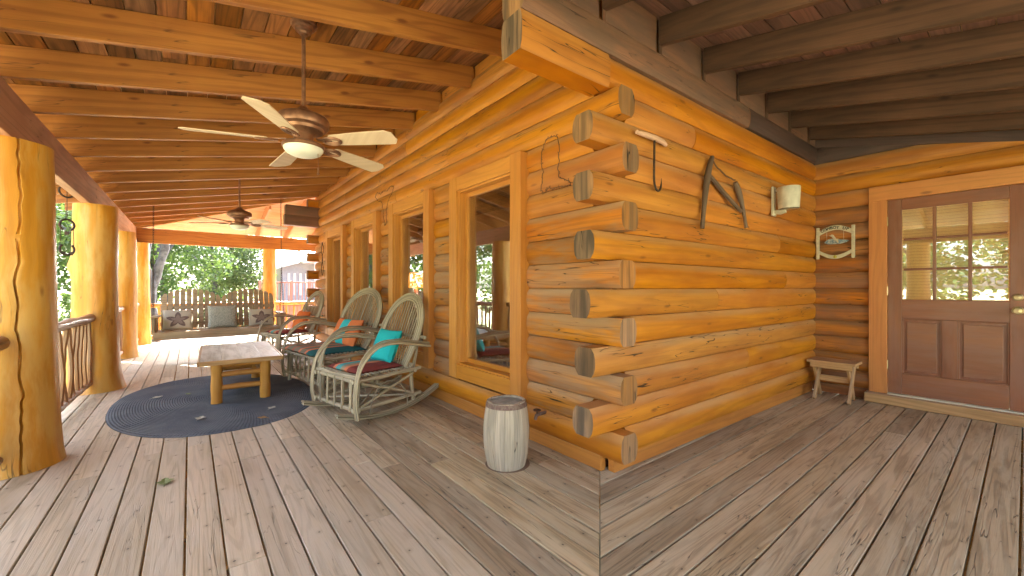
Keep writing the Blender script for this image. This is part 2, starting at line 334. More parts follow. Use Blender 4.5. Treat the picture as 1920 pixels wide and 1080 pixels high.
# ================================================================ the porch deck
CZ = .1775; LX0 = 2.10; S = math.tan(R(50.57))    # log course height, left wall face, mitre slope X/Y
def deck():
    mb = MB(); W = .1422; gap = .009; rr = random.Random(3)
    for k in range(-4, 19):
        x0 = -.588+W*k+gap/2; x1 = x0+W-gap
        if x1 > 2.13: x1 = 2.13
        if x1-x0 < .03: continue
        cuts = [-9, 10.95]; y = rr.uniform(2, 4.6)
        while y < 10: cuts.insert(-1, y); y += rr.uniform(2.9, 4.4)
        for a, b in zip(cuts[:-1], cuts[1:]):
            ya0 = x0/S+.003 if a == -9 else a+.0015; ya1 = x1/S+.003 if a == -9 else a+.0015
            dz = rr.uniform(-.0012, .0012); sk = rr.uniform(-.0015, .0015)
            p = [(x0+sk, ya0, -.035), (x1+sk, ya1, -.035), (x1+sk, ya1, dz), (x0+sk, ya0, dz)]
            q = [(x0-sk, b-.0015, -.035), (x1-sk, b-.0015, -.035), (x1-sk, b-.0015, dz), (x0-sk, b-.0015, dz)]
            mb.quadbox(p+q, 0 if (x0 < .95) else 1)
    for k in range(0, 20):   # right porch boards along X
        y1 = 1.58+.142-W*k-gap/2; y0 = y1-W+gap
        cuts = [-9, 5.69]; x = rr.uniform(4, 8)
        if k % 3 == 1 and x < 5: cuts.insert(-1, x)
        for a, b in zip(cuts[:-1], cuts[1:]):
            dz = rr.uniform(-.0012, .0012)
            xa0 = y0*S+.003 if a == -9 else a+.0015; xa1 = y1*S+.003 if a == -9 else a+.0015
            p = [(xa1, y1, -.035), (xa0, y0, -.035), (xa0, y0, dz), (xa1, y1, dz)]
            q = [(b, y1, -.035), (b, y0, -.035), (b, y0, dz), (b, y1, dz)]
            mb.quadbox(p+q, 2)
    for k in range(5):       # far border boards along X, and the back porch floor
        y0 = 10.955+k*W; mb.box(-1.16, 7, y0, y0+W-gap, -.035, 0, 0)
    for k in range(14):
        y1 = 10.95-k*W
        if y1 > 9.0: mb.box(2.14, 7, y1-W+gap, y1, -.035, 0, 0)
    o = mb.build('porch_floor', [M['deck'], M['deck_worn'], M['deck_worn_right']], bevel=.003); tag(o, kind='structure')
    jb = MB()
    for k in range(32): 
        y = -1.1+k*.40
        jb.box(-1.12, max(y*S-.05, -1.0) if y < 1.7 else 2.1, y, y+.04, -.24, -.0405, 0)
    for k in range(16):
        x = -.8+k*.40
        jb.box(x, x+.04, -1.15, min(x/S-.03, 1.6), -.24, -.0405, 1)
    jb.box(-1.19, -1.15, -1.3, 11.7, -.26, -.003, 1); jb.box(-1.14, 6, -1.30, -1.26, -.26, -.003, 0); jb.box(-1.19, 7, 11.705, 11.745, -.26, -.003, 0)
    tag(jb.build('porch_floor_framing', M['joist']), kind='structure')
deck()
# ================================================================ ground
def ground():
    mb = MB(); n = 60; ext = 900
    def h(x, y):
        d = math.hypot(x-2, y-5); e = max(0, d-9)
        return -.95+.25*noise.noise(Vector((x*.05, y*.05, 0)))*min(1, e/10)-.0*e
    g = [math.copysign(abs(i/n)**3*ext, i) for i in range(-n, n+1)]
    idx = {}
    for i, x in enumerate(g):
        for j, y in enumerate(g): idx[i, j] = len(mb.v); mb.v.append(Vector((x+2, y+5, h(x+2, y+5))))
    for i in range(2*n):
        for j in range(2*n):
            mb.f.append((idx[i, j], idx[i+1, j], idx[i+1, j+1], idx[i, j+1])); mb.mi.append(0); mb.uv.append([(0, 0)]*4)
    t = NT('grass_ground'); tc = t.n('TexCoord').outputs['Object']; n1 = t.noise(tc, .35, 5, .6); n2 = t.noise(tc, 9, 5, .7)
    c = t.mix(t.ramp(n1, .4, .6), (.20, .24, .09), (.42, .36, .25)); c = t.mix(t.math('MULTIPLY', t.ramp(n2, .4, .7), .6), c, (.40, .36, .26))
    t.bsdf(c, .95, .2, 0, n2, .8, .05)
    tag(mb.build('ground', t.m, smooth=True), kind='structure')
    p = MB(); p.box(-2.5, 7.5, 14.5, 19.5, -1.0, -.66)
    tag(p.build('driveway', plain('concrete', (.42, .40, .36), .85, nscale=2, col2=(.34, .32, .29)), bevel=.02), kind='structure')
ground()
# ================================================================ the log house
H = empty('log_house', (0, 0, 0), 0, 'honey-stained log house with wraparound porch, interlocked corner logs and a reddish panelled door', 'house')
Z0 = .11; NC = 16
def log_prism(mb, a, b, z, rr, h=CZ, half=.048, bul=.036, endA=0, endB=0, mi=0, wob=1.0):
    """one milled log from a to b (2d), bottom at z; rounded on both faces"""
    a = Vector((*a, 0)); b = Vector((*b, 0)); d = (b-a); L = d.length; d.normalize(); r = Vector((-d.y, d.x, 0))
    n = max(2, int(L/.22)); K = 7; base = len(mb.v); ph = rr.uniform(0, 99)
    seg = []
    for i in range(n+1):
        t = L*i/n; c = a+d*t; sh = 1.0
        ring = []
        for side in (1, -1):
            for k in range(K):
                u = -1+2*k/(K-1)
                if side == -1: u = -u
                u2 = u*.975
                tt = half+bul*math.sqrt(max(0, 1-u*u*.98)) + .0035*wob*noise.noise(Vector((t*2.2+ph, side*3.1, u*.8)))
                zz = z+h/2+u2*h/2 + .002*wob*noise.noise(Vector((t*1.1+ph, 7, u)))
                ring.append((c+r*tt*side+Vector((0, 0, zz)), u))
        seg.append(ring)
    for ring in seg: mb.v += [p for p, u in ring]
    m = 2*K; per = [k*.035 for k in range(m+1)]
    for i in range(n):
        for k in range(m):
            k2 = (k+1) % m
            mb.f.append((base+i*m+k, base+i*m+k2, base+(i+1)*m+k2, base+(i+1)*m+k)); mb.mi.append(mi)
            mb.uv.append([(L*i/n, per[k]), (L*i/n, per[k+1]), (L*(i+1)/n, per[k+1]), (L*(i+1)/n, per[k])])
    for e, em in ((0, endA), (n, endB)):
        idx = [base+e*m+k for k in range(m)]
        if e == 0: idx.reverse()
        cc = seg[e][0][0]
        mb.f.append(tuple(idx)); mb.mi.append(em)
        mb.uv.append([((mb.v[i].z-z)*1.0, (mb.v[i]-cc).dot(r)) for i in idx])
RW = R(1.3)                                # the right wall runs 1.3 degrees off square
def rw(x, off=0):                          # point on the right wall's centre line
    return (2.10+(x-2.10)*math.cos(RW)-off*math.sin(RW)*-1, 1.65-(x-2.10)*math.sin(RW)+off*math.cos(RW))
WIN = [(2.37, 3.45), (3.88, 4.98), (5.42, 6.50), (6.95, 8.03)]; WZ = (.335, 2.22)
def walls():
    rr = random.Random(11)
    mb = MB()                              # left wall, along Y
    for c in range(NC+1):
        z = Z0+c*CZ; h = CZ if c < NC else .16
        ya = 1.50 if (c % 2 == 0 and c < 13) else 1.735
        yb = 9.10 if c % 2 == 0 else 8.81
        j = rr.uniform(-.02, .02) if c % 2 == 0 else 0
        segs = []
        zc = z+h/2
        if WZ[0]-.03 < zc < WZ[1]-.01:
            y = ya+j
            for (a, b) in WIN: segs.append((y, a+.035)); y = b-.035
            segs.append((y, yb))
        else:
            cut = rr.choice([3.6, 4.6, 5.2, 6.1, 7.0]) if c > 11 else None
            if c == 12: cut = 4.9
            if cut: segs = [(ya+j, cut-.002), (cut+.002, yb)]
            else: segs = [(ya+j, yb)]
        for a, b in segs:
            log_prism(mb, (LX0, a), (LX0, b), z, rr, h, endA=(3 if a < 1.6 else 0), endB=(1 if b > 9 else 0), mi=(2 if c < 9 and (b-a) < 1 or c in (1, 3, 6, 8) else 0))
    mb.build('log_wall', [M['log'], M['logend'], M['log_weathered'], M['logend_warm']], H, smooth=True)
    mb = MB()                              # right wall, along X
    for c in range(13):
        z = Z0+c*CZ
        xa = 1.85+rr.uniform(-.025, .02) if c % 2 == 1 else 2.185
        if c == 12: xa = 2.185
        cut = {2: 3.9, 5: 3.35, 6: 4.75, 8: 4.6, 9: 3.1, 10: 4.4, 12: 3.0}.get(c)
        segs = [(xa, 5.62)] if not cut else [(xa, cut-.0025), (cut+.0025, 5.62)]
        for a, b in segs: log_prism(mb, rw(a), rw(b), z, rr, endA=(1 if a < 2 else 0))
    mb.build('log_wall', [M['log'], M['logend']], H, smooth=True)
    mb = MB()                              # door wall, along Y
    for c in range(16):
        z = Z0+c*CZ-.0 if c else Z0
        segs = [(-3.2, 1.60)]
        if z+CZ/2 < 2.18: segs = [(-3.2, -.12), (1.00, 1.60)]
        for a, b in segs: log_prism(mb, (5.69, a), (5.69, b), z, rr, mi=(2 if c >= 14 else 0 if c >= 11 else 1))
    mb.build('log_wall', [M['log'], M['log_brown'], M['plate_dark']], H, smooth=True)
    mb = MB()                              # back wall and its corner stubs
    for c in range(NC):
        z = Z0+c*CZ; xa = 1.83 if c % 2 == 1 else 2.185
        log_prism(mb, (xa, 8.90), (5.8, 8.90), z, rr, endA=(1 if c % 2 else 0))
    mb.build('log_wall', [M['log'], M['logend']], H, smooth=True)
    # the plate logs that reach out past the two corners
    for (y0, yaw, nm) in ((1.65, 1, 'near'), (8.90, 0, 'far')):
        mb = MB()
        for c, z, h in ((13, Z0+13*CZ, .19), (14, Z0+13*CZ+.192, .185)):
            if yaw:
                a, b = rw(1.315+.01*(c == 14)), rw(5.62)
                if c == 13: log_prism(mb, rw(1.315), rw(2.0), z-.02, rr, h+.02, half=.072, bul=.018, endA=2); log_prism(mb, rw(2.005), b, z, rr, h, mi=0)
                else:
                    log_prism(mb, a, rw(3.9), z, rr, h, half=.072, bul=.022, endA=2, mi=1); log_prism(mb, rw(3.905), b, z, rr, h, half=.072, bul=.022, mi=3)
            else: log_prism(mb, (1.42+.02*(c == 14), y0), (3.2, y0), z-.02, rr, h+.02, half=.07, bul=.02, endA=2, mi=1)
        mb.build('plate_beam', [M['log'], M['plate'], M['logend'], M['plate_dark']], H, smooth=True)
walls()
def skirts():
    mb = MB()
    mb.box(2.065, 2.11, 1.69, 8.82, .004, .108, 1); mb.build('skirt_board', M['trim'], H, bevel=.002)
    mb = MB(); mb.box(2.052, 2.075, 1.69, 8.8, .1085, .1135, 1); mb.build('flashing', M['flash'], H)
    mb = MB(); a = rw(2.112, -.005); b = rw(5.6, -.03)
    mb.beam((a[0], a[1], .056), (b[0], b[1], .056), .05, .104); mb.build('skirt_board', M['log'], H, bevel=.003)
    mb = MB(); mb.box(5.645, 5.70, 1.02, 1.52, .004, .108, 1); mb.build('skirt_board', M['log_brown'], H, bevel=.003)
skirts()
# ---------------- glass
def glass_mat(name, tint, base, k):
    t = NT(name); tr = t.n('BsdfTransparent'); tr.inputs[0].default_value = (*tint, 1)
    gl = t.n('BsdfGlossy'); gl.inputs['Roughness'].default_value = .004; gl.inputs[0].default_value = (.95, .97, 1, 1)
    geo = t.n('TexCoord').outputs['Object']; bp = t.n('Bump'); bp.inputs['Strength'].default_value = .015; bp.inputs['Distance'].default_value = .02
    t.l(t.noise(geo, 1.6, 1), bp.inputs['Height']); t.l(bp.outputs[0], gl.inputs['Normal'])
    fr = t.n('Fresnel'); fr.inputs[0].default_value = 1.5
    f = t.math('ADD', base, t.math('MULTIPLY', fr.outputs[0], k), clamp=True)
    f = t.math('MULTIPLY', f, t.math('SUBTRACT', 1.0, t.n('NewGeometry').outputs['Backfacing']))   # one reflection per pane
    mx = t.n('MixShader'); t.l(f, mx.inputs[0]); t.l(tr.outputs[0], mx.inputs[1]); t.l(gl.outputs[0], mx.inputs[2]); t.l(mx.outputs[0], t.out.inputs[0])
    return t.m
M['glass'] = glass_mat('window_glass', (.92, .93, .92), .30, 1.3)
M['doorglass'] = glass_mat('door_glass', (.9, .9, .87), .22, 1.2)
def window(y0, y1):
    z0, z1 = WZ; T = .13; xo = 1.955
    w_ = MB(); fr = .0
    w_.box(xo, 2.045, y0, y0+T, z0, z1, 2); w_.box(xo, 2.045, y1-T, y1, z0, z1, 2)
    w_.box(xo+.003, 2.045, y0+T+.001, y1-T-.001, z1-T, z1-.001, 1); w_.box(xo+.003, 2.045, y0+T+.001, y1-T-.001, z0+.001, z0+T, 1)
    win = w_.build('window', M['trim'], H, bevel=.004)
    f = MB(); a, b, c, d = y0+T, y1-T, z0+T, z1-T; t = .014
    f.box(1.985, 2.16, a-.01, a+t, c, d, 2); f.box(1.985, 2.16, b-t, b+.01, c, d, 2); f.box(1.987, 2.16, a+t+.001, b-t-.001, d-t, d+.01, 1)
    f.box(1.975, 2.16, a+t+.001, b-t-.001, c-.01, c+t, 1)
    f.build('jamb', M['trim'], win, bevel=.002)
    s = MB(); a += t; b -= t; c += t; d -= t; t = .040
    s.box(2.05, 2.10, a+.001, a+t, c+.001, d-.001, 2); s.box(2.05, 2.10, b-t, b-.001, c+.001, d-.001, 2); s.box(2.053, 2.10, a+t+.001, b-t-.001, d-t, d-.001, 1); s.box(2.053, 2.10, a+t+.001, b-t-.001, c+.001, c+t, 1)
    s.build('sash', M['trim'], win, bevel=.003)
    g = MB(); g.box(2.072, 2.078, a+t-.004, b-t+.004, c+t-.004, d-t+.004, 2); g.build('pane', M['glass'], win)
for a, b in WIN: window(a, b)
# ---------------- door, facing -X at the end of the right porch
def door():
    X = 5.585
    c = MB(); T = .145
    c.box(X, 5.66, .878, .878+T, .10, 2.225, 2); c.box(X, 5.66, -.022-T, -.022, .10, 2.225, 2); c.box(X-.004, 5.66, -.0205-T, .8765+T, 2.079, 2.23, 1)
    c.build('door_casing', M['doortrim'], H, bevel=.004)
    sl = MB(); sl.box(5.50, 5.69, -.30, 1.045, .004, .097, 1); sl.build('door_sill', M['bench'], H, bevel=.006)
    st = MB(); st.box(5.565, 5.66, -.02, .876, .0975, .112, 1); st.build('threshold', M['white_metal'], H, bevel=.003)
    y0, y1, z0, z1 = -.018, .874, .115, 2.075; xf = 5.60; xb = 5.645
    D = MB(); g0, g1, gz0, gz1 = .086, .772, 1.065, 1.965
    D.box(xf, xb, y0, g0, z0, z1, 2); D.box(xf, xb, g1, y1, z0, z1, 2)
    D.box(xf+.002, xb, g0+.001, g1-.001, gz1, z1-.001, 1); D.box(xf+.002, xb, g0+.001, g1-.001, .875, gz0, 1); D.box(xf+.002, xb, g0+.001, g1-.001, z0+.001, .325, 1)
    D.box(xf+.001, xb, .393, .494, .326, .874, 2)
    dr = D.build('door', M['door'], H, bevel=.003)
    for (a, b) in ((g0, .393), (.494, g1)):
        p = MB(); p.box(xf+.020, xb-.006, a, b, .325, .875, 2)
        q = .035; p.prism([(xf+.020, a+q, .325+q), (xf+.020, b-q, .325+q), (xf+.020, b-q, .875-q), (xf+.020, a+q, .875-q)], (-.012, 0, 0))
        for (ya, yb, za, zb) in ((a, a+.012, .325, .875), (b-.012, b, .325, .875)): p.box(xf+.006, xf+.02, ya, yb, za, zb, 2)
        for (za, zb) in ((.325, .337), (.863, .875)): p.box(xf+.006, xf+.02, a+.012, b-.012, za, zb, 1)
        p.build('door_panel', M['door'], dr, bevel=.004)
    m = MB(); ww = (g1-g0); hh = gz1-gz0
    for i in (1, 2):
        m.box(xf+.004, xb-.004, g0+ww*i/3-.012, g0+ww*i/3+.012, gz0, gz1, 2)
    for i in (1, 2):
        for k in range(3): m.box(xf+.007, xb-.007, g0+ww*k/3+.0125, g0+ww*(k+1)/3-.0125, gz0+hh*i/3-.011, gz0+hh*i/3+.011, 1)
    m.build('glazing_bars', M['door'], dr, bevel=.003)
    for i in range(3):
        for k in range(3):
            g = MB(); g.box(5.618, 5.622, g0+ww*i/3+.006, g0+ww*(i+1)/3-.006, gz0+hh*k/3+.006, gz0+hh*(k+1)/3-.006, 2); g.build('pane', M['doorglass'], dr)
    Mx = Matrix.Rotation(R(-90), 4, 'Y')
    for z, r in ((1.08, .026), (.965, .030)):
        k = MB(); k.lathe([(r+.006, 0), (r+.004, .006), (r*.45, .010), (r*.4, .03), (r*.85, .042), (r, .055), (r*.85, .066), (.0001, .070)], (xf-.001, .040, z+.02), 20, Mx)
        k.build('door_knob' if z < 1 else 'deadbolt', M['brass'], dr, smooth=True)
    for z in (.40, 1.15, 1.86):
        k = MB(); k.tube([(xf-.006, .878, z-.045), (xf-.006, .878, z+.045)], .007, 8); k.build('hinge', M['brass'], dr, smooth=True)
    b = MB()
    for k in range(31):
        z = 1.99-k*.030
        b.box(5.668, 5.671, .05, .83, z-.027, z, 1)
    b.box(5.664, 5.69, .05, .83, 1.99, 2.03, 1)
    bl = b.build('window_blind', M['blind'], dr)
M['blind'] = plain('cream_blind', (.80, .62, .30), .7)
door()
# ---------------- roof: rafters, planks, beams, posts
SL, SR = .2, .23                           # slopes of the left and right porch roofs
def zl(x): return 2.44+SL*(x+.88)          # underside of the left rafters
def zr(y): return 2.84-SR*(1.55-y)         # underside of the right rafters
def zb(y): return 2.44+SL*(11.5-y)+.02
def hipx(y): return None
RH = .19
def roof():
    # left porch rafters, along X
    rr = random.Random(5)
    for k in range(-4, 18):
        y = 2.545+.625*k
        x0, x1 = -1.45, 2.04
        if y < 1.75: x1 = max(-1.2, min(1.2, 1.2-(1.6-y)*1.12)) if y < 1.6 else 1.3
        if k == -1: x1 = 2.04
        if y > 8.85: x1 = 2.04-(y-8.85)*1.0
        if x1-x0 < .25: continue
        mb = MB(); p = []
        for x in (x0, x1):
            z = zl(x); p += [(x, y-.021, z), (x, y+.021, z), (x, y+.021, z+RH), (x, y-.021, z+RH)]
        mb.quadbox(p); mb.build('rafter', M['raft'], H, bevel=.003)
    # hip rafter at the far corner
    mb = MB(); mb.beam((2.0, 8.95, zl(2.0)+RH/2), (-1.35, 12.2, zl(-1.35)+RH/2), .045, RH); mb.build('hip_rafter', M['raft'], H, bevel=.003)
    for k in range(6):                     # back porch rafters, along Y
        x = 4.4-.62*k
        ya = 9.0 if x > 2 else 9.0+(2.0-x)*.97+.05
        mb = MB(); p = []
        for y in (ya, 12.1):
            z = zb(y); p += [(x-.021, y, z), (x+.021, y, z), (x+.021, y, z+RH), (x-.021, y, z+RH)]
        mb.quadbox(p); mb.build('rafter', M['ceil_pale'], H, bevel=.003)
    # right porch rafters, running away from the right wall towards -Y
    cs, sn = math.cos(R(1.3)), math.sin(R(1.3))
    for x in (1.35, 1.94, 2.53, 3.12, 3.70, 4.28, 4.85, 5.40):
        mb = MB(); p = []; ytop = 1.56-.0227*(x-2.1)
        for y in (ytop, -1.75):
            if y < 0 and x < 1.9: y = -.2
            xx = x-(ytop-y)*.025; z = zr(y)
            p += [(xx-.022, y, z), (xx+.022, y, z), (xx+.022, y, z+RH), (xx-.022, y, z+RH)]
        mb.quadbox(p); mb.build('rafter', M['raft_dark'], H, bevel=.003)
    # hip rafter at the near corner
    # planks: left
    def pl(x): return zl(x)+RH+.002
    mb = MB(); W = .135; x = -1.5; rr = random.Random(9)
    while x < 2.12:
        x2 = min(x+W-.0075, 2.12); ym = (x+x2)/2
        ys = (ym-1.2)/1.12+1.6 if ym < 1.2 else 1.60
        ys = max(ys, -2.2); ye = 9.0+(2.1-x)*1.0 if x > -.98 else 12.1
        cuts = [ys]; q = rr.uniform(1.0, 4)
        while q < ye-.5:
            if q > ys+.4: cuts.append(q)
            q += rr.uniform(2.5, 4.5)
        cuts.append(ye)
        for a, b in zip(cuts[:-1], cuts[1:]):
            p = [(x, a, pl(x)), (x2, a, pl(x2)), (x2, a, pl(x2)+.018), (x, a, pl(x)+.018)]
            mb.quadbox(p+[(u[0], b-.003, u[2]) for u in p])
        x += W
    mb.build('ceiling_planks', M['ceil'], H)
    mb = MB(); e = .0225
    mb.prism([(-1.5, -2.2, pl(-1.5)+e), (2.1, 1.6, pl(2.1)+e), (2.1, 9.0, pl(2.1)+e), (-1.5, 12.1, pl(-1.5)+e)], (0, 0, .03))
    mb.build('roof_deck', M['tongue'], H, fixn=True)
    # planks: right, along X
    def pr(y): return zr(y)+RH+.002
    mb = MB(); y = 1.72
    while y > -1.8:
        y2 = y-W+.007; ym = (y+y2)/2; xs = 1.2-(1.6-ym)*1.12 if ym < 1.6 else 1.25
        xs = max(xs, -1.9)
        for a, b in ((xs, 3.3+rr.uniform(-.7, .7)), (None, 5.72)):
            if a is None: a = last+.003
            last = b
            p = [(a, y, pr(y)), (a, y2, pr(y2)), (a, y2, pr(y2)+.018), (a, y, pr(y)+.018)]
            mb.quadbox(p+[(b, u[1], u[2]) for u in p])
        y -= W
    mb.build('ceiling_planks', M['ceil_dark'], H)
    mb = MB(); mb.prism([(1.25, 1.72, pr(1.72)+e), (5.72, 1.72, pr(1.72)+e), (5.72, -1.8, pr(-1.8)+e), (-1.9, -1.8, pr(-1.8)+e)], (0, 0, .03))
    mb.build('roof_deck', M['tongue'], H)
    # planks: back
    mb = MB(); y = 8.8
    while y < 12.1:
        y2 = y+W-.004; xs = 2.1-(y-9.0)*1.0; z1 = zb(y)+RH+.002; z2 = zb(y2)+RH+.002
        p = [(xs, y, z1), (xs, y2, z2), (xs, y2, z2+.018), (xs, y, z1+.018)]; mb.quadbox(p+[(6.5, u[1], u[2]) for u in p]); y += W
    mb.build('ceiling_planks', M['ceil_pale'], H)
    # blocking between the rafters above the walls
    mb = MB()
    for k in range(-1, 11):
        y = 2.545+.625*k; a, b = y+.022, min(y+.603, 8.9)
        if b > a: mb.box(2.055, 2.09, a, b, 2.95, 3.245, 1)
    mb.build('blocking', M['log'], H, bevel=.002)
    mb = MB(); xs = [1.35, 1.94, 2.53, 3.12, 3.70, 4.28, 4.85, 5.40, 5.72]
    for a, b in zip(xs[:-1], xs[1:]):
        y = 1.565-.0227*(a-2.1); mb.box(a+.023, b-.023, y, y+.03, 2.79, 3.035, 0)
    mb.build('blocking', M['plate'], H, bevel=.002)
    # upper wall of the house above the porch roofs, closes the light off
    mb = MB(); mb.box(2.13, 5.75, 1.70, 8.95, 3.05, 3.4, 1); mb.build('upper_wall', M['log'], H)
    # beams on the posts
    mb = MB(); mb.box(-.955, -.88, -1.45, 11.46, 2.13, 2.435, 1); mb.build('porch_beam', M['beam'], H, bevel=.004)
    mb = MB(); mb.box(-1.2, 6.6, 11.465, 11.54, 2.13, 2.435, 0); mb.build('porch_beam', M['raft'], H, bevel=.004)
    mb = MB(); mb.box(-.87, 5.6, -1.32, -1.24, 1.93, 2.18, 0); mb.build('porch_beam', M['raft_dark'], H, bevel=.004)
    mb = MB(); mb.beam((5.62, 1.5, zr(1.5)+.06), (5.62, -1.7, zr(-1.7)+.06), .05, .2); mb.build('rake_board', M['plate_dark'], H, bevel=.003)
roof()
def post(x, y, r, h, seed, crack=None, flare=.03, knots=()):
    rr = random.Random(seed); mb = MB(); na = 72; nz = 70
    z0 = .001; ang = [2*math.pi*k/na for k in range(na)]
    if crack:
        extra = [-.11, -.055, -.03, -.014, 0, .014, .03, .055, .11]; ca = crack(0)[0]
        ang = [a for a in ang if abs((a-ca+math.pi) % (2*math.pi)-math.pi) > .13]+[(ca+e) % (2*math.pi) for e in extra]; ang.sort()
    n = len(ang); b = 0
    for i in range(nz+1):
        z = z0+(h-z0)*i/nz; f = i/nz
        for a in ang:
            aa = a; rad = r*(1.04-.09*f)+flare*math.exp(-z*5.5)
            rad += .012*noise.noise(Vector((math.cos(a)*1.2, math.sin(a)*1.2, z*1.1+seed)))+.004*noise.noise(Vector((math.cos(a)*4, math.sin(a)*4, z*3+seed)))
            for (ka, kz, kr, kh) in knots:
                d = ((((a-ka+math.pi) % (2*math.pi))-math.pi)*r)**2+(z-kz)**2; rad += kh*math.exp(-d/(kr*kr))
            if crack:
                c0 = crack(0)[0]; c1, wdt = crack(z); dlt = (a-c0+math.pi) % (2*math.pi)-math.pi
                aa = a+(c1-c0)*math.exp(-(dlt/.5)**2)
                if abs(dlt) < .02: rad -= .05*wdt*(1 if abs(dlt) < .01 else .9)
                elif abs(dlt) < .035: rad -= .0
                if abs(dlt) < .12: aa += math.copysign(min(abs(dlt), .014)*(wdt-1)*.9, dlt) if abs(dlt) > .001 else 0
            mb.v.append(Vector((x+rad*math.cos(aa), y+rad*math.sin(aa), z)))
    for i in range(nz):
        for k in range(n):
            k2 = (k+1) % n; u1 = (h*i/nz, h*(i+1)/nz); w1 = (ang[k]*r, (ang[k2] if k2 else 2*math.pi)*r)
            mb.f.append((b+i*n+k, b+i*n+k2, b+(i+1)*n+k2, b+(i+1)*n+k)); mb.mi.append(0)
            mb.uv.append([(u1[0], w1[0]), (u1[0], w1[1]), (u1[1], w1[1]), (u1[1], w1[0])])
    mb.f.append(tuple(b+nz*n+k for k in range(n))); mb.mi.append(0); mb.uv.append([(mb.v[i].x, mb.v[i].y) for i in mb.f[-1]])
    o = mb.build('post', M['post'], H, smooth=True)
    return o
def wig(base, amp, seed, w0=1.2, lean=0):
    def f(z):
        zz = z
        a = base+lean*zz+amp*noise.noise(Vector((zz*1.3, seed, 0)))+amp*.45*noise.noise(Vector((zz*7, seed, 2)))+amp*.2*noise.noise(Vector((zz*19, seed, 2)))
        return a, max(.0, w0*(.3+2.0*noise.noise(Vector((zz*1.5, seed+4, 0)))+.4*noise.noise(Vector((zz*9, seed, 7)))))
    return f
p1 = post(-.935, 4.15, .213, 2.13, 1, wig(R(-66), .16, 3, 1.6), .035, [(R(-60), 1.35, .05, .006)])
tag(p1, 'thick honey-coloured post split by a long wavy crack')
post(-.86, 6.68, .195, 2.13, 2, None, .06, [(R(178), 1.42, .10, .035), (R(170), .15, .25, .05)])
post(-.90, 9.49, .185, 2.13, 3, None, .02, [(R(-150), 1.1, .05, .02)])
post(-.83, 11.5, .165, 2.13, 4, wig(R(-100), .1, 9, 1.0, -.12), .02)
post(1.52, 11.5, .145, 2.13, 5, None, .01)
post(5.2, 11.5, .15, 2.13, 7, None, .02)
post(-.93, 1.42, .19, 2.13, 6, None, .03)
post(-.93, -1.15, .19, 2.13, 8, None, .03)
post(2.3, -1.27, .17, 1.93, 9, None, .03)
post(5.2, -1.27, .17, 1.93, 10, None, .03)
# ---------------- inside the house, seen through the glass
def interior():
    mb = MB(); mb.box(2.13, 5.9, 1.75, 8.9, -1.1, -.0365, 1); mb.box(5.64, 5.9, -3.2, 1.745, -1.1, -.0365, 1); mb.build('foundation', plain('foundation_block', (.2, .19, .17), .95), H)
    mb = MB(); mb.box(5.70, 5.74, -3.2, -.14, .0, 3.3, 1); mb.box(5.70, 5.74, 1.0, 1.72, .0, 3.3, 1); mb.box(5.70, 5.74, -.139, .999, 2.25, 3.3, 1); mb.box(2.19, 5.69, 1.665, 1.70, .12, 3.04, 0); mb.build('wall_filler', M['log_brown'], H)  # unseen filler panels added behind the logs to stop light leaks
    mb = MB(); mb.box(2.16, 5.9, 1.75, 8.8, -.02, .02, 1); mb.build('room_floor', M['door'], H)
    mb = MB(); mb.box(5.0, 5.04, 1.75, 8.8, .02, 2.9, 2); mb.box(2.2, 5.0, 8.7, 8.74, .02, 2.9, 2); mb.box(2.2, 5.9, 1.76, 1.80, .02, 2.9, 2)
    mb.build('room_wall', plain('tan_plaster', (.55, .36, .20), .9), H)
    mb = MB(); mb.box(2.2, 5.9, 1.8, 8.7, 2.80, 2.84, 1); mb.build('room_ceiling', M['ceil'], H)
    mb = MB(); mb.box(6.3, 6.34, -.9, 1.5, .0, 2.9, 2); mb.build('room_wall', plain('hall_plaster', (.35, .26, .15), .9), H)
interior()
# ================================================================ railings
def railing(name, a, b, label, mat, nb=None, top=.84, low=.12, rt=.045, rb=.03, seed=0, group='log railings between the porch posts'):
    rr = random.Random(seed); a = Vector((*a, 0)); b = Vector((*b, 0)); d = b-a; L = d.length; t = d.normalized(); s = Vector((-t.y, t.x, 0))
    root = empty(name, a, 0, label, 'railing', group)
    def wob(z, r, amp):
        n = 12; return [Vector((0, 0, z))+t*(L*i/n)+s*rr.uniform(-amp, amp)+Vector((0, 0, rr.uniform(-amp, amp))) for i in range(n+1)], [r*rr.uniform(.9, 1.12) for i in range(n+1)]
    for z, r in ((top, rt), (low, rb)):
        p, rad = wob(z, r, .006); m = MB(); m.tube(p, rad, 10); m.build('rail', mat, root, smooth=True)
    nb = nb or int(L/.155)
    for i in range(nb):
        u = L*(i+.5)/nb+rr.uniform(-.015, .015); p = []
        c1, c2 = rr.uniform(-.02, .02), rr.uniform(-.02, .02); n = 7; r0 = rr.uniform(.017, .024)
        for k in range(n+1):
            f = k/n; p.append(t*(u+c1*math.sin(f*3.1)+rr.uniform(-.004, .004))+s*(c2*math.sin(f*4)+rr.uniform(-.004, .004))+Vector((0, 0, low+(top-low)*f)))
        m = MB(); m.tube(p, [r0*rr.uniform(.85, 1.15) for _ in p], 7); m.build('baluster', mat, root, smooth=True)
railing('log_railing', (-.93, 1.62), (-.93, 3.93), 'log railing in front of the thickest cracked post', M['rail'], seed=1)
railing('log_railing', (-.92, 4.36), (-.88, 6.50), 'log railing between the two nearest thick posts', M['rail'], seed=2)
railing('log_railing', (-.88, 6.87), (-.90, 9.31), 'log railing between the second and third thick posts', M['rail'], seed=3)
railing('log_railing', (-.90, 9.66), (-.86, 11.34), 'short log railing beside the far corner post', M['rail'], seed=4)
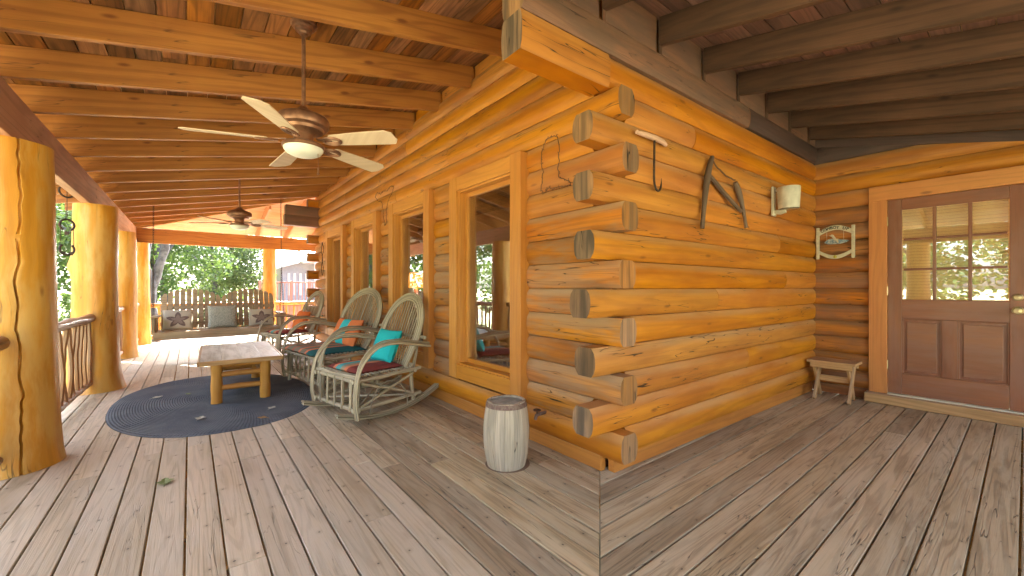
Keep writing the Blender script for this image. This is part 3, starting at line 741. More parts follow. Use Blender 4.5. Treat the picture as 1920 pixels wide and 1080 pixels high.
railing('log_railing', (-.66, 11.53), (1.37, 11.53), 'log railing across the far end of the porch behind the swing', M['table'], nb=7, top=.80, low=.13, rt=.05, rb=.04, seed=5)
railing('log_railing', (1.66, 11.53), (5.06, 11.53), 'log railing right of the slim far post', M['table'], top=.80, low=.13, seed=6)

# ================================================================ ceiling fans
def fan(x, y, phase, label):
    zc = zl(x)+RH
    root = empty('ceiling_fan', (x, y, 0), 0, label, 'ceiling fan', 'ceiling fans on the left porch')
    m = MB(); m.lathe([(.082, 0), (.082, -.012), (.070, -.016), (.066, -.030), (.054, -.036), (.050, -.050), (.034, -.058), (.028, -.072), (.0001, -.078)], (0, 0, zc-.004), 28)
    m.build('canopy', M['bronze'], root, smooth=True)
    m = MB(); m.tube([(0, 0, zc-.07), (0, 0, 2.33)], .0125, 12); m.build('downrod', M['bronze'], root, smooth=True)
    m = MB(); m.lathe([(.02, 2.375), (.03, 2.36), (.05, 2.345), (.10, 2.322), (.148, 2.300), (.156, 2.285), (.156, 2.25), (.150, 2.238), (.125, 2.228), (.118, 2.21), (.075, 2.20), (.06, 2.185), (.06, 2.135), (.0001, 2.13)], (0, 0, 0), 40)
    m.build('motor', M['bronze'], root, smooth=True)
    m = MB(); m.lathe([(.055, 2.15), (.07, 2.135), (.118, 2.125), (.128, 2.117), (.128, 2.103), (.120, 2.097), (.0001, 2.100)], (0, 0, 0), 40); m.build('light_ring', M['bronze'], root, smooth=True)
    m = MB(); m.lathe([(.121, 2.109), (.118, 2.085), (.102, 2.065), (.075, 2.052), (.04, 2.045), (.0001, 2.043)], (0, 0, 0), 40); m.build('light_bowl', M['opal'], root, smooth=True)
    for k in range(5):
        a = R(phase+72*k); Mt = Matrix.Rotation(a, 4, 'Z') @ Matrix.Translation((0, 0, 2.140)) @ Matrix.Rotation(R(1.5), 4, 'Y') @ Matrix.Rotation(R(-13), 4, 'X')
        o2 = [(.205, -.040), (.22, -.055), (.40, -.066), (.61, -.073), (.650, -.045), (.655, .030), (.625, .073), (.40, .066), (.22, .055), (.205, .040)]
        b = MB(); b.prism([(p[0], p[1], 0) for p in o2], (0, 0, .006))
        b.v = [Mt @ v for v in b.v]; bl = b.build('blade', M['blade'], root, bevel=.0015)
        i = MB(); i.beam((.10, 0, .012), (.20, 0, .002), .03, .006)
        for q in (0, 1):
            s_ = 1 if q else -1
            i.tube([(.17+.055*(1-math.cos(t_))*.9, s_*(.022*math.sin(t_)+.006), -.004) for t_ in [j*math.pi*2/16 for j in range(17)]], .0055, 6)
        i.tube([(.15+.10*(1-math.cos(t_))*.62, .042*math.sin(t_), -.005) for t_ in [j*math.pi*2/20 for j in range(21)]], .006, 6)
        i.v = [Mt @ v for v in i.v]; i.build('blade_iron', M['bronze'], bl, smooth=True)
    m = MB(); m.tube([(.07, -.06, 2.16), (.075, -.063, 2.0), (.075, -.063, 1.965)], .0016, 5); m.lathe([(.001, 1.972), (.006, 1.968), (.005, 1.94), (.008, 1.935), (.008, 1.925), (.001, 1.922)], (.075, -.063, 0), 10)
    m.build('pull_chain', M['bronze'], root, smooth=True)
    return root
fan(.585, 2.95, 22, 'nearest bronze ceiling fan with pale maple blades and a white glass bowl')
fan(.57, 7.22, 8, 'smaller-looking bronze ceiling fan far down the porch above the hanging swing')

# ================================================================ braided rug
def rug():
    cx, cy, a, b, e = .25, 5.42, .87, 1.37, 2.25
    mb = MB(); n = 120; rings = 24
    def pt(f, t):
        c, s = math.cos(t), math.sin(t)
        # oval: straight sides, round ends
        x = a*math.copysign(abs(c)**(2/e), c); y = b*math.copysign(abs(s)**(2/e), s); sk = .10
        return cx+(x+sk*(-y)*.45)*f*(a)/a, cy+y*f if f < 1 else cy+y
    base = len(mb.v)
    for i in range(rings+1):
        f = i/rings
        for k in range(n):
            t = 2*math.pi*k/n; c, s = math.cos(t), math.sin(t)
            core = .54
            X = a*math.copysign(abs(c)**(2/e), c); Y = b*math.copysign(abs(s)**(2/e), s)
            x = cx+X*f-Y*f*.03+X*0; y = cy+Y*f
            z = .012+.002*noise.noise(Vector((x*3, y*3, 0)))+(.007*max(0, noise.noise(Vector((x*1.7, y*2.3, 5)))))
            if i == rings: z = .0015
            mb.v.append(Vector((x, y, z)))
    for i in range(rings):
        for k in range(n):
            k2 = (k+1) % n; mb.f.append((i*n+k, i*n+k2, (i+1)*n+k2, (i+1)*n+k)); mb.mi.append(0)
            q = []
            for (ii, kk) in ((i, k), (i, k+1), (i+1, k+1), (i+1, k)): q.append((kk/n, ii/rings))
            mb.uv.append(q)
    t = NT('braided_wool'); uv = t.n('UVMap').outputs[0]; sp = t.n('SeparateXYZ'); t.l(uv, sp.inputs[0]); tc = t.n('TexCoord').outputs['Object']
    r = t.math('MULTIPLY', sp.outputs[1], 44.0); rw_ = t.math('SINE', t.math('MULTIPLY', r, 6.283))
    br = t.math('SINE', t.math('ADD', t.math('MULTIPLY', sp.outputs[0], 6.283*220), t.math('MULTIPLY', r, 2.4)))
    n1 = t.noise(tc, 3, 4, .6); n2 = t.noise(tc, 60, 3, .7)
    col = t.mix(t.ramp(n1, .35, .65), (.095, .106, .125), (.15, .158, .172)); col = t.mix(t.math('MULTIPLY', t.ramp(rw_, -1, -.3, 1, 0), .5), col, (.035, .045, .062))
    col = t.mix(t.math('MULTIPLY', t.ramp(n2, .52, .72), .55), col, (.22, .23, .22)); col = t.mix(t.math('MULTIPLY', t.ramp(br, .3, 1), .18), col, (.2, .22, .25))
    h = t.math('ADD', t.math('MULTIPLY', rw_, .6), t.math('MULTIPLY', br, .4)); t.bsdf(col, .95, .15, 0, h, .8, .006)
    o = mb.build('rug', t.m, smooth=True); tag(o, 'worn blue-grey braided oval rug spread under the log coffee table', 'rug')
rug()
def leaf(x, y, z, col, label, s=.05, rz=0, group=None):
    mb = MB(); rr = random.Random(int(x*1000+y*77)); n = 7
    pts = []
    for i in range(n+1):
        f = i/n; w_ = math.sin(math.pi*f**.8)*.42*(1+.35*math.sin(f*16)); pts.append((f-.5, w_, .25*(f-.4)**2))
    for i in range(n):
        p, q = pts[i], pts[i+1]
        for sgn in (1, -1):
            mb.quad([(p[0]*s, 0, p[2]*s+.002), (q[0]*s, 0, q[2]*s+.002), (q[0]*s, sgn*q[1]*s, q[2]*s+.18*s*q[1]+.004), (p[0]*s, sgn*p[1]*s, p[2]*s+.18*s*p[1]+.004)])
    mb.tube([(-.5*s, 0, .004+.05*s), (-.8*s, .06*s, .002)], .0012, 4)
    o = mb.build('leaf', col, loc=(x, y, z), fixn=False); o.rotation_euler = (0, 0, rz); md = o.modifiers.new('t', 'SOLIDIFY'); md.thickness = .0008
    tag(o, label, 'leaf', group)
lg = plain('green_leaf', (.16, .19, .06), .6); lp = plain('pale_leaf', (.42, .40, .32), .7); lb = plain('brown_leaf', (.30, .17, .05), .7)
leaf(-.27, 5.70, .018, lp, 'pale curled leaf at the left side of the rug', .09, .5)
leaf(-.02, 5.68, .018, lg, 'small greenish leaf right of the pale one on the rug', .06, 2)
leaf(.07, 4.55, .020, lp, 'whitish torn leaf near the front left edge of the rug', .085, 1.2)
leaf(.50, 4.22, .020, lb, 'brown crumpled leaf on the front edge of the rug', .075, 2.6)
leaf(.62, 4.52, .018, lp, 'pale grey leaf in front of the table leg', .08, .9)
leaf(-.12, 3.23, .003, lg, 'green sprig lying in a gap of the deck boards', .09, 1.6)
# ================================================================ coffee table
def coffee_table():
    root = empty('coffee_table', (.44, 5.66, 0), 0, 'low pine log coffee table with a faded plank top on the rug', 'coffee table')
    cx, cy = .44, 5.66
    m = MB(); rr = random.Random(4); x0, x1, y0, y1 = -.345, .345, -.745, .745; nn = 4; W = (x1-x0)/nn
    for k in range(nn): m.box(x0+W*k+.001, x0+W*(k+1)-.001, y0+.02, y1-.02, .425, .462, 1)
    m.build('table_top', M['tabletop'], root, bevel=.002)
    m = MB()
    m.box(x0-.02, x0-.0005, y0, y1, .420, .4635, 1); m.box(x1+.0005, x1+.02, y0, y1, .420, .4635, 1); m.box(x0, x1, y0, y0+.0195, .420, .4635, 0); m.box(x0, x1, y1-.0195, y1, .420, .4635, 0)
    m.build('edge_band', M['tableedge'], root, bevel=.004)
    X, Y = .21, .59
    for sx in (-1, 1):
        for sy in (-1, 1):
            m = MB(); n = 9; m.tube([(sx*X, sy*Y, .016+.407*i/n) for i in range(n+1)], [.050*(1+.05*math.sin(i*1.3+sx+sy*2)) for i in range(n+1)], 16); m.build('leg', M['table'], root, smooth=True)
    for sy in (-1, 1):
        for z in (.30, .165):
            m = MB(); m.tube([(-X, sy*Y, z), (0, sy*Y, z+.004), (X, sy*Y, z)], [.026, .03, .027], 12); m.build('stretcher', M['table'], root, smooth=True)
    for sx in (-1, 1):
        for z in (.34, .22):
            m = MB(); m.tube([(sx*X, -Y, z), (sx*X, 0, z+.004), (sx*X, Y, z)], [.028, .03, .026], 12); m.build('stretcher', M['table'], root, smooth=True)
    for sy in (-1, 1):
        m = MB(); m.tube([(-X, sy*Y, .395), (X, sy*Y, .395)], .028, 12); m.build('apron_rail', M['table'], root, smooth=True)
    root.rotation_euler = (0, 0, R(-2))
coffee_table()
# ================================================================ bentwood chairs (local: front = -X)
def chair(name, label, cat, W, rocker, seed, group):
    rr = random.Random(seed); root = empty(name, (0, 0, 0), 0, label, cat, group); m_ = M['willow']; hw = W/2
    def st(nm, pts, r, n=7, parent=root, taper=.9, smooth=True):
        m = MB(); L = pts if len(pts) > 3 else [Vector(pts[0]).lerp(Vector(pts[-1]), i/5)+Vector((rr.uniform(-1, 1), rr.uniform(-1, 1), rr.uniform(-1, 1)))*.003 for i in range(6)] if len(pts) == 2 else bez(pts, 5)
        r *= .92; m.tube(L, [r*(1-(1-taper)*i/(len(L)-1))*rr.uniform(.93, 1.08) for i in range(len(L))], n); return m.build(nm, m_, parent, smooth=smooth)
    def multi(nm, lst, parent=root, n=6):
        m = MB()
        for pts, r in lst:
            L = [Vector(pts[0]).lerp(Vector(pts[-1]), i/4)+Vector((rr.uniform(-1, 1), rr.uniform(-1, 1), rr.uniform(-1, 1)))*.003 for i in range(5)] if len(pts) == 2 else pts
            m.tube(L, [r*.88*rr.uniform(.85, 1.15) for _ in L], n)
        return m.build(nm, m_, parent, smooth=True)
    zs = .375; xf, xb = -.30, .26; zb_ = .075 if rocker else .0
    if rocker:
        for s in (-1, 1):
            def curve(off, zo):
                return [(x, s*(hw-.02)+off, .012+zo+.135*(x/.55)**2*(1.0 if x > 0 else .75)) for x in [-.50+1.08*i/18 for i in range(19)]]
            multi('rocker', [(curve(-.018, .0), .0125), (curve(.010, .002), .0125), (curve(-.004, .022), .012), (curve(.022, .020), .0105), (curve(-.026, .024), .010)], n=7)
    for s in (-1, 1):                     # legs
        zt = .02 if rocker else .001
        st('leg', [(xf-.02, s*(hw-.015), zt+.02*rocker), (xf, s*(hw-.02), zs+.04)], .023, 9)
        st('leg', [(xb+.03, s*(hw-.03), zt+.02*rocker), (xb, s*(hw-.04), zs+.05)], .023, 9)
        if not rocker: st('leg', [(0, s*(hw-.03), zt), (0, s*(hw-.03), zs)], .022, 9)
        for z, r in ((.13, .022), (zs, .021)):
            st('side_rail', [(xf-.07, s*(hw+.012), z-.01), (xb+.10, s*(hw-.012), z+.012)], r, 8)
        multi('side_brace', [([(xf, s*(hw+.03), .145), (xb, s*(hw+.012), zs-.02)], .014), ([(xf, s*(hw+.03), zs-.03), (xb, s*(hw+.014), .16)], .014)])
        arch = [(-.02+.20*math.cos(t), s*(hw+.035), .06+.27*math.sin(t)) for t in [math.pi*i/14 for i in range(15)]]
        multi('bent_twig', [(arch, .006)])
    for z, r in ((.115, .022), (zs-.01, .022), (zs+.015, .015)):
        st('front_rail', [(xf-.035, -hw-.045, z), (xf-.035, hw+.045, z)], r, 8)
    for z in (.14, zs): st('rear_rail', [(xb+.02, -hw-.02, z), (xb+.02, hw+.02, z)], .02, 8)
    nsl = max(5, int(W/.115)); multi('front_slats', [([(xf-.05, -hw+.06+(W-.12)*i/(nsl-1)+rr.uniform(-.01, .01), .10), (xf-.045, -hw+.05+(W-.10)*i/(nsl-1), zs+.01)], rr.uniform(.012, .017)) for i in range(nsl)])
    ns = int(.60/.045); multi('seat_slats', [([(xf-.03+.6*i/ns, -hw+.01, zs+.030), (xf-.03+.6*i/ns, 0, zs+.018), (xf-.03+.6*i/ns, hw-.01, zs+.030)], .013) for i in range(ns)])
    multi('floor_brace', [([(xf, -hw+.03, .12), (xb, hw-.05, .13)], .013), ([(xf, hw-.03, .12), (xb, -hw+.05, .13)], .013)])
    # back: fan-shaped spindles under nested hoops
    A = Vector((.20, 0, zs-.02)); B = Vector((.50, 0, 1.12)); up = (B-A)
    def bp(u, v): return A+up*v+Vector((0, u, 0))
    bw = W*.40; ww = W*.50
    def hoop(o):
        pts = []
        for i in range(37):
            t = math.pi*i/36; v = 1-(1-math.sin(t))*1.0
            w_ = -math.cos(t)
            vv = math.sin(t)**.85 if t < math.pi else 0
            half = (bw+(ww-bw)*min(1, vv*2.0))
            yy = (half+o)*math.copysign(abs(w_)**(.80), w_)
            if vv < .45: yy = math.copysign(bw+(ww-bw)*math.sin(min(1, vv/.55)*math.pi/2)+o, w_) if abs(w_) > .5 else yy
            pts.append((yy, vv*(1+o*.9)))
        return pts
    # outline: sides rise and flare, joined by a half-round top
    def outline(o):
        pts = []; H0 = .52
        for i in range(8):
            f = i/8; pts.append((-(bw+(ww-bw)*math.sin(f*math.pi/2)+o), f*H0))
        for i in range(21):
            t = math.pi*i/20; pts.append((-(ww+o)*math.cos(t), H0+(1-H0+o*1.1)*math.sin(t)))
        for i in range(7, -1, -1):
            f = i/8; pts.append(((bw+(ww-bw)*math.sin(f*math.pi/2)+o), f*H0))
        return pts
    multi('back_hoop', [([bp(y, v) for y, v in outline(o)], .0125) for o in (0, -.026, -.052, -.076)]+[([bp(y, v)+Vector((.016, 0, 0)) for y, v in outline(o)], .010) for o in (-.012, -.04)], n=8)
    nsp = max(11, int(W/.056)); L = []
    inn = outline(-.085)
    def topv(y):
        if abs(y) >= ww-.085: return .55
        return .52+(1-.52-.085*1.1)*math.sqrt(max(0, 1-(y/(ww-.085))**2))
    for i in range(nsp):
        f = -1+2*(i+.5)/nsp; yt = f*(ww-.10); yb_ = f*(bw-.05); vt = topv(yt)
        L.append(([bp(yb_, 0), bp(yb_*.6+yt*.4, vt*.5)+Vector((rr.uniform(-.006, .006), 0, 0)), bp(yt, vt)], .0072))
    multi('spindles', L)
    st('back_rail', [bp(-bw-.05, .10)+Vector((.03, 0, 0)), bp(bw+.05, .10)+Vector((.03, 0, 0))], .018, 8)
    st('back_rail', [bp(-ww-.06, .44)+Vector((.035, 0, 0)), bp(ww+.06, .44)+Vector((.035, 0, 0))], .018, 8)
    for s in (-1, 1):
        st('back_post', [(xb+.04, s*(hw-.05), zs), (.37, s*(hw-.03), .76)], .017, 8)
        def arm(o, dz): return bez([(xf-.055, s*(hw+.045+o), .05), (xf-.075, s*(hw+.05+o), .24), (xf-.03, s*(hw+.055+o), .50+dz), (xf+.13, s*(hw+.055+o), .655+dz), (xf+.34, s*(hw+.045+o), .675+dz), (.22, s*(hw+.03+o), .645+dz), (.46, s*(hw+.0+o), .60+dz)], 5)
        multi('arm', [(arm(0, 0), .0165), (arm(.026, -.006), .0145), (arm(.006, .026), .010)], n=8)
    return root
def cushion(name, label, cat, mat, W, D, T, loc, rz=0, rot=None, sag=0):
    mb = MB(); nx, ny = 16, 16; idx = {}
    for side in (1, -1):
        for i in range(nx+1):
            for j in range(ny+1):
                u, v = -1+2*i/nx, -1+2*j/ny; e = (max(0, 1-abs(u)**4))*(max(0, 1-abs(v)**4)); h = T/2*e**.45
                pin = 1-.06*(1-abs(u)**2)*abs(v)**6; pin2 = 1-.06*(1-abs(v)**2)*abs(u)**6
                wr = .006*noise.noise(Vector((u*2.5+W*9, v*2.5, side)))
                idx[side, i, j] = len(mb.v); mb.v.append(Vector((u*D/2*pin2, v*W/2*pin, side*h+wr*e-sag*(1-u*u)*(1-v*v))))
        for i in range(nx):
            for j in range(ny):
                q = [idx[side, i, j], idx[side, i+1, j], idx[side, i+1, j+1], idx[side, i, j+1]]
                mb.f.append(tuple(q if side == 1 else q[::-1])); mb.mi.append(0)
                uvs = [(jj/ny, ii/nx) for ii, jj in ((i, j), (i+1, j), (i+1, j+1), (i, j+1))]; mb.uv.append(uvs if side == 1 else uvs[::-1])
    o = mb.build(name, mat, fixn=False, smooth=True); o.location = loc; o.rotation_euler = rot or (0, 0, rz)
    return tag(o, label, cat)
def place(root, x, y, rz): root.location = (x, y, 0); root.rotation_euler = (0, 0, rz)
def local(x, y, rz, p): c, s = math.cos(rz), math.sin(rz); return (x+p[0]*c-p[1]*s, y+p[0]*s+p[1]*c, p[2])
G = 'bentwood willow armchairs along the window wall'
c1 = chair('rocking_chair', 'nearest bentwood willow rocking chair, red striped seat and turquoise pillow', 'rocking chair', .68, True, 1, G)
x1, y1, r1 = 1.38, 4.00, R(12); place(c1, x1, y1, r1)
tag(cushion('seat_cushion', 'faded red striped seat cushion on the nearest rocking chair', 'cushion', M['str_red'], .56, .50, .07, local(x1, y1, r1, (-.05, 0, .425)), r1))
tag(cushion('throw_pillow', 'plain turquoise pillow leaning in the nearest rocking chair', 'pillow', M['cyan'], .36, .34, .12, local(x1, y1, r1, (.17, -.02, .60)), rot=(0, R(-66), r1)))
x2, y2, r2 = 1.38, 5.36, R(9)
c2 = chair('willow_loveseat', 'wide bentwood willow chair on straight legs, second in line, striped pillow', 'armchair', 1.02, False, 2, G); place(c2, x2, y2, r2); c2.scale = (1, 1, 1.05)
cushion('seat_cushion', 'brown and teal striped seat cushion on the wide willow chair', 'cushion', M['str_tan'], .96, .66, .09, local(x2, y2, r2, (-.10, 0, .440)), r2)
cushion('throw_pillow', 'orange and turquoise striped pillow on the wide willow chair', 'pillow', M['str_pillow'], .62, .36, .13, local(x2, y2, r2, (.17, -.04, .62)), rot=(0, R(-66), r2))
c3 = copy_tree(c1); x3, y3, r3 = 1.38, 8.0, R(14); place(c3, x3, y3, r3); tag(c3, 'farthest bentwood willow rocking chair, with an orange pillow, near the porch corner')
cushion('seat_cushion', 'red striped seat cushion on the farthest rocking chair', 'cushion', M['str_red'], .56, .50, .07, local(x3, y3, r3, (-.05, 0, .425)), r3)
cushion('throw_pillow', 'plain orange pillow on the farthest rocking chair', 'pillow', M['orange'], .38, .36, .12, local(x3, y3, r3, (.17, -.02, .60)), rot=(0, R(-66), r3))
# ================================================================ porch swing
def swing():
    X0, Y0 = .44, 8.72; root = empty('porch_swing', (X0, Y0, 0), 0, 'long weathered wooden porch swing with a double-arched slatted back, hung on chains', 'porch swing')
    hw = .86; sz = .46; mt = M['swing']
    m = MB()
    for k in range(6): m.box(-hw, hw, -.30+k*.088, -.30+k*.088+.080, sz+.004*k*0, sz+.02, 0)
    m.build('seat', mt, root, bevel=.003)
    m = MB(); m.box(-hw-.03, hw+.03, -.335, -.305, sz-.085, sz+.024, 0); m.build('front_rail', mt, root, bevel=.004)
    m = MB(); m.box(-hw-.03, hw+.03, -.300, -.24, sz-.10, sz-.002, 0); m.box(-hw-.03, hw+.03, .20, .26, sz-.10, sz-.002, 0); m.build('support_rail', M['table'], root, bevel=.004)
    def bk(u, v): return Vector((u, .235+.16*v, sz+.03+.68*v))
    nS = 20; W = 2*(hw-.03)/nS
    for k in range(nS):
        u = -hw+.03+W*(k+.5); c = -hw/2 if k < nS/2 else hw/2
        def top(uu): return .52+.48*math.sqrt(max(0, 1-((uu-c)/(hw*.56))**2))
        a, b = u-W*.42, u+W*.42; m = MB(); ta, tb = top(a), top(b); nn = Vector((0, -.974, .228))*-.018
        m.prism([bk(a, 0), bk(b, 0), bk(b, tb*.985), bk((a+b)/2, max(ta, tb)*.995+.002), bk(a, ta*.985)], nn); m.build('back_slat', mt, root, bevel=.002)
    for v in (.12, .52):
        m = MB(); p = bk(0, v)+Vector((0, .034, 0)); m.box(-hw+.02, hw-.02, p.y-.012, p.y+.012, p.z-.03, p.z+.03, 0); m.build('back_rail', mt, root, bevel=.003)
    for s in (-1, 1):
        m = MB(); m.box(s*(hw+.015)-.05, s*(hw+.015)+.05, -.36, .26, sz+.25, sz+.275, 1); m.build('armrest', mt, root, bevel=.004)
        m = MB()
        for k in range(5): yy = -.28+k*.11; m.box(s*(hw+.005)-.010, s*(hw+.005)+.010, yy, yy+.07, sz-.06, sz+.249, 2)
        m.box(s*(hw+.03)-.012, s*(hw+.03)+.012, -.33, -.26, sz-.08, sz+.249, 2)
        m.build('arm_slats', mt, root, bevel=.002)
        # chains, one ring above a front and a rear branch
        def chain(a, b):
            a = Vector(a); b = Vector(b); L = (b-a).length; d = (b-a)/L; n = int(L/.034); c = MB(); sd_ = d.orthogonal().normalized(); s2 = d.cross(sd_)
            for i in range(n):
                o = a+d*(i+.5)*L/n; w_ = sd_ if i % 2 else s2
                c.tube([o+d*.022*math.cos(t)+w_*.010*math.sin(t) for t in [2*math.pi*j/8 for j in range(8)]], .0030, 5, closed=True)
            return c.build('chain', M['iron'], root, smooth=True)
        ztop = zl(X0+s*hw)+.0; xx = s*(hw+.05)
        chain((xx, -.30, sz+.0), (xx, 0, 1.55)); chain((xx, .25, sz+.0), (xx, 0, 1.55)); chain((xx, 0, 1.55), (xx, .08, ztop))
    return root
swing()
def star_mat():
    t = NT('star_print_cloth'); tc = t.n('TexCoord'); sp = t.n('SeparateXYZ'); t.l(tc.outputs['UV'], sp.inputs[0])
    x = t.math('SUBTRACT', sp.outputs[0], .5); y = t.math('SUBTRACT', sp.outputs[1], .47)
    r = t.math('SQRT', t.math('ADD', t.math('MULTIPLY', x, x), t.math('MULTIPLY', y, y))); a = t.math('ARCTAN2', x, y)
    p = t.math('ABSOLUTE', t.math('SUBTRACT', t.math('FRACT', t.math('ADD', t.math('DIVIDE', a, 2*math.pi/5), 10.5)), .5))  # 0 at a point
    lim = t.ramp(p, 0, .5, .40, .155, False); lim2 = t.math('MULTIPLY', lim, 1.0)
    m = t.math('GREATER_THAN', lim2, r); inner = t.math('GREATER_THAN', t.math('MULTIPLY', lim, .62), r)
    n1 = t.noise(tc.outputs['Object'], 90, 3, .7)
    c = t.mix(m, (.46, .40, .31), (.14, .095, .085)); c = t.mix(t.math('MULTIPLY', inner, .6), c, (.30, .22, .18)); c = t.mix(t.math('MULTIPLY', t.ramp(n1, .45, .7), .35), c, (.40, .34, .27))
    t.bsdf(c, .95, .1, 0, n1, .2, .002); return t.m
M['star'] = star_mat()
def damask():
    t = NT('grey_floral_cloth'); tc = t.n('TexCoord'); v = t.n('TexVoronoi', feature='DISTANCE_TO_EDGE'); t.l(t.vmul(tc.outputs['UV'], (11, 11, 1)), v.inputs[0])
    n1 = t.noise(tc.outputs['UV'], 26, 3, .7, 1.5); m = t.math('MULTIPLY', t.ramp(v.outputs[0], .02, .1, 1, 0), 1); m = t.math('MAXIMUM', m, t.ramp(n1, .52, .6))
    t.bsdf(t.mix(m, (.46, .45, .38), (.20, .22, .19)), .95, .1); return t.m
M['damask'] = damask()
cushion('throw_pillow', 'cream pillow with a dark star at the left end of the swing', 'pillow', M['star'], .40, .34, .12, (-.16, 8.70, .655))
cushion('throw_pillow', 'grey floral pillow in the middle of the swing', 'pillow', M['damask'], .42, .40, .13, (.44, 8.72, .68))
cushion('throw_pillow', 'cream pillow with a dark star at the right end of the swing', 'pillow', M['star'], .40, .32, .12, (1.02, 8.71, .645))
for o in bpy.data.objects:
    if o.name.startswith('throw_pillow') and o.location.y > 8.5:
        # stand the pillow up: width along X, leaning on the back
        o.rotation_mode = 'QUATERNION'; o.rotation_quaternion = (Matrix.Rotation(R(-14), 3, 'X') @ Matrix(((0, 1, 0), (0, 0, 1), (1, 0, 0)))).to_quaternion()
# ================================================================ barrel
def barrel():
    x, y, h, r0, r1 = 1.665, 2.165, .43, .128, .155; root = empty('wooden_barrel', (x, y, 0), R(12), 'small bleached wooden keg with a rusty top hoop beside the corner', 'barrel')
    ns = 15; m = MB(); rr = random.Random(8)
    def rad(f): return r0+(r1-r0)*(1-(2*f-1)**2)**.9
    for k in range(ns):
        a0 = 2*math.pi*(k+.012)/ns; a1 = 2*math.pi*(k+.985)/ns; n = 12; b = len(m.v); q = rr.uniform(-.0012, .0012); topz = h+rr.uniform(-.004, .002)
        for i in range(n+1):
            f = i/n; z = .002+(topz-.002)*f; ro = rad(f)+q; ri = ro-.014
            for (a, r_) in ((a0, ro), ((a0+a1)/2, ro*1.002), (a1, ro), (a1, ri), (a0, ri)): m.v.append(Vector((r_*math.cos(a), r_*math.sin(a), z)))
        for i in range(n):
            for j in range(5):
                j2 = (j+1) % 5; m.f.append((b+i*5+j, b+i*5+j2, b+(i+1)*5+j2, b+(i+1)*5+j)); m.mi.append(0); u0, u1 = i/n*h, (i+1)/n*h
                m.uv.append([(u0, j*.03), (u0, j*.03+.03), (u1, j*.03+.03), (u1, j*.03)])
        for e in (0, n):
            m.f.append(tuple(b+e*5+j for j in range(5))); m.mi.append(0); m.uv.append([(0, j*.02) for j in range(5)])
    m.build('staves', M['barrel'], root, smooth=True)
    m = MB()
    for k in range(5):
        a_, b_ = -.118+.0472*k+.0006, -.118+.0472*(k+1)-.0006; rr_ = .1185; N_ = 8; ps = [(math.sqrt(max(0, rr_**2-v_**2)), v_) for v_ in [a_+(b_-a_)*j/N_ for j in range(N_+1)]]; ps = ps+[(-p_, q_) for p_, q_ in reversed(ps)]
        ps = [p_ for i_, p_ in enumerate(ps) if i_ == 0 or (abs(p_[0]-ps[i_-1][0])+abs(p_[1]-ps[i_-1][1])) > 1e-5]; m.prism([(p_, q_, h-.030) for p_, q_ in ps], (0, 0, .018))
    m.build('lid', M['barrel_lid'], root)
    m = MB(); z0, z1 = h-.034, h-.004; m.lathe([(rad(.925)+.001, z0), (rad(.925)+.0035, z0), (rad(.99)+.0035, z1), (rad(.99)+.001, z1), (rad(.925)+.001, z0)], n=40, cap=False); m.build('hoop', M['hoop'], root, smooth=True)
    m = MB(); m.lathe([(.0001, .0005), (r0+.022, .0005), (r0+.020, .0022), (.0001, .0025)], (x+.01, y, 0), n=36); tag(m.build('stain_mark', plain('worn_ring', (.17, .105, .07), .8)), 'dark round stain on the deck under the small keg', 'stain')
M['barrel_lid'] = wood('grey_lid', (.42, .41, .37), (.33, .32, .28), (.12, .11, .10), rough=.75, rings=4, ringamt=.4, grain=.4, knot=0, crack=1, var=.05)
barrel()
# ================================================================ little trestle bench
def bench():
    root = empty('trestle_bench', (5.37, 1.265, 0), 0, 'small rough wooden trestle bench in the corner left of the door', 'bench'); mt = M['bench']
    m = MB(); m.box(-.145, .145, -.205, .205, .385, .412, 1); m.build('seat', mt, root, bevel=.004)
    for q in (-.128, .108): m = MB(); m.box(q, q+.02, -.18, .18, .335, .384, 1); m.build('apron', mt, root, bevel=.003)
    for sy in (-1, 1):
        y = sy*.145; m = MB(); m.beam((-.150, y-.011, .001), (.085, y-.011, .384), .022, .055, up=(1, 0, .6)); m.build('leg', mt, root, bevel=.003)
        m = MB(); m.beam((.150, y+.012, .001), (-.085, y+.012, .384), .022, .055, up=(1, 0, -.6)); m.build('leg', mt, root, bevel=.003)
    m = MB(); m.box(-.011, .011, -.155, .155, .185, .245, 1); m.build('stretcher', mt, root, bevel=.003)
    bpy.context.view_layer.update()
bench()
# ================================================================ things hung on the walls
def wy(x): return 1.565-.0227*(x-2.1)     # front of the right wall
def sconce():
    x = 4.40; y = wy(x); root = empty('wall_lamp', (x, y, 0), 0, 'cream metal wall lamp with a drum shade near the inner corner', 'wall lamp')
    m = MB(); m.box(-.035, .035, -.022, .002, 1.87, 2.15, 2); m.build('back_plate', M['white_metal'], root, bevel=.006)
    m = MB(); m.tube([(0, -.02, 2.11), (0, -.06, 2.115)], .012, 10); m.build('upper_arm', M['white_metal'], root, smooth=True)
    m = MB(); m.tube([(0, -.02, 1.91), (0, -.07, 1.90), (0, -.11, 1.91)], .022, 12); m.build('lower_arm', M['white_metal'], root, smooth=True)
    m = MB(); m.lathe([(.062, 1.925), (.084, 1.925), (.086, 1.93), (.094, 2.12), (.091, 2.126), (.0001, 2.127)], (0, -.135, 0), 36); m.build('shade', M['shade'], root, smooth=True)
    m = MB(); m.lathe([(.0001, 1.915), (.075, 1.917), (.083, 1.924), (.060, 1.93)], (0, -.135, 0), 36); m.build('diffuser', M['smoke'], root, smooth=True)
M['shade'] = plain('cream_shade', (.66, .63, .52), .45, nscale=9, col2=(.50, .47, .38))
M['smoke'] = plain('dusty_glass', (.10, .085, .06), .2, nscale=30, col2=(.25, .22, .17))
sconce()
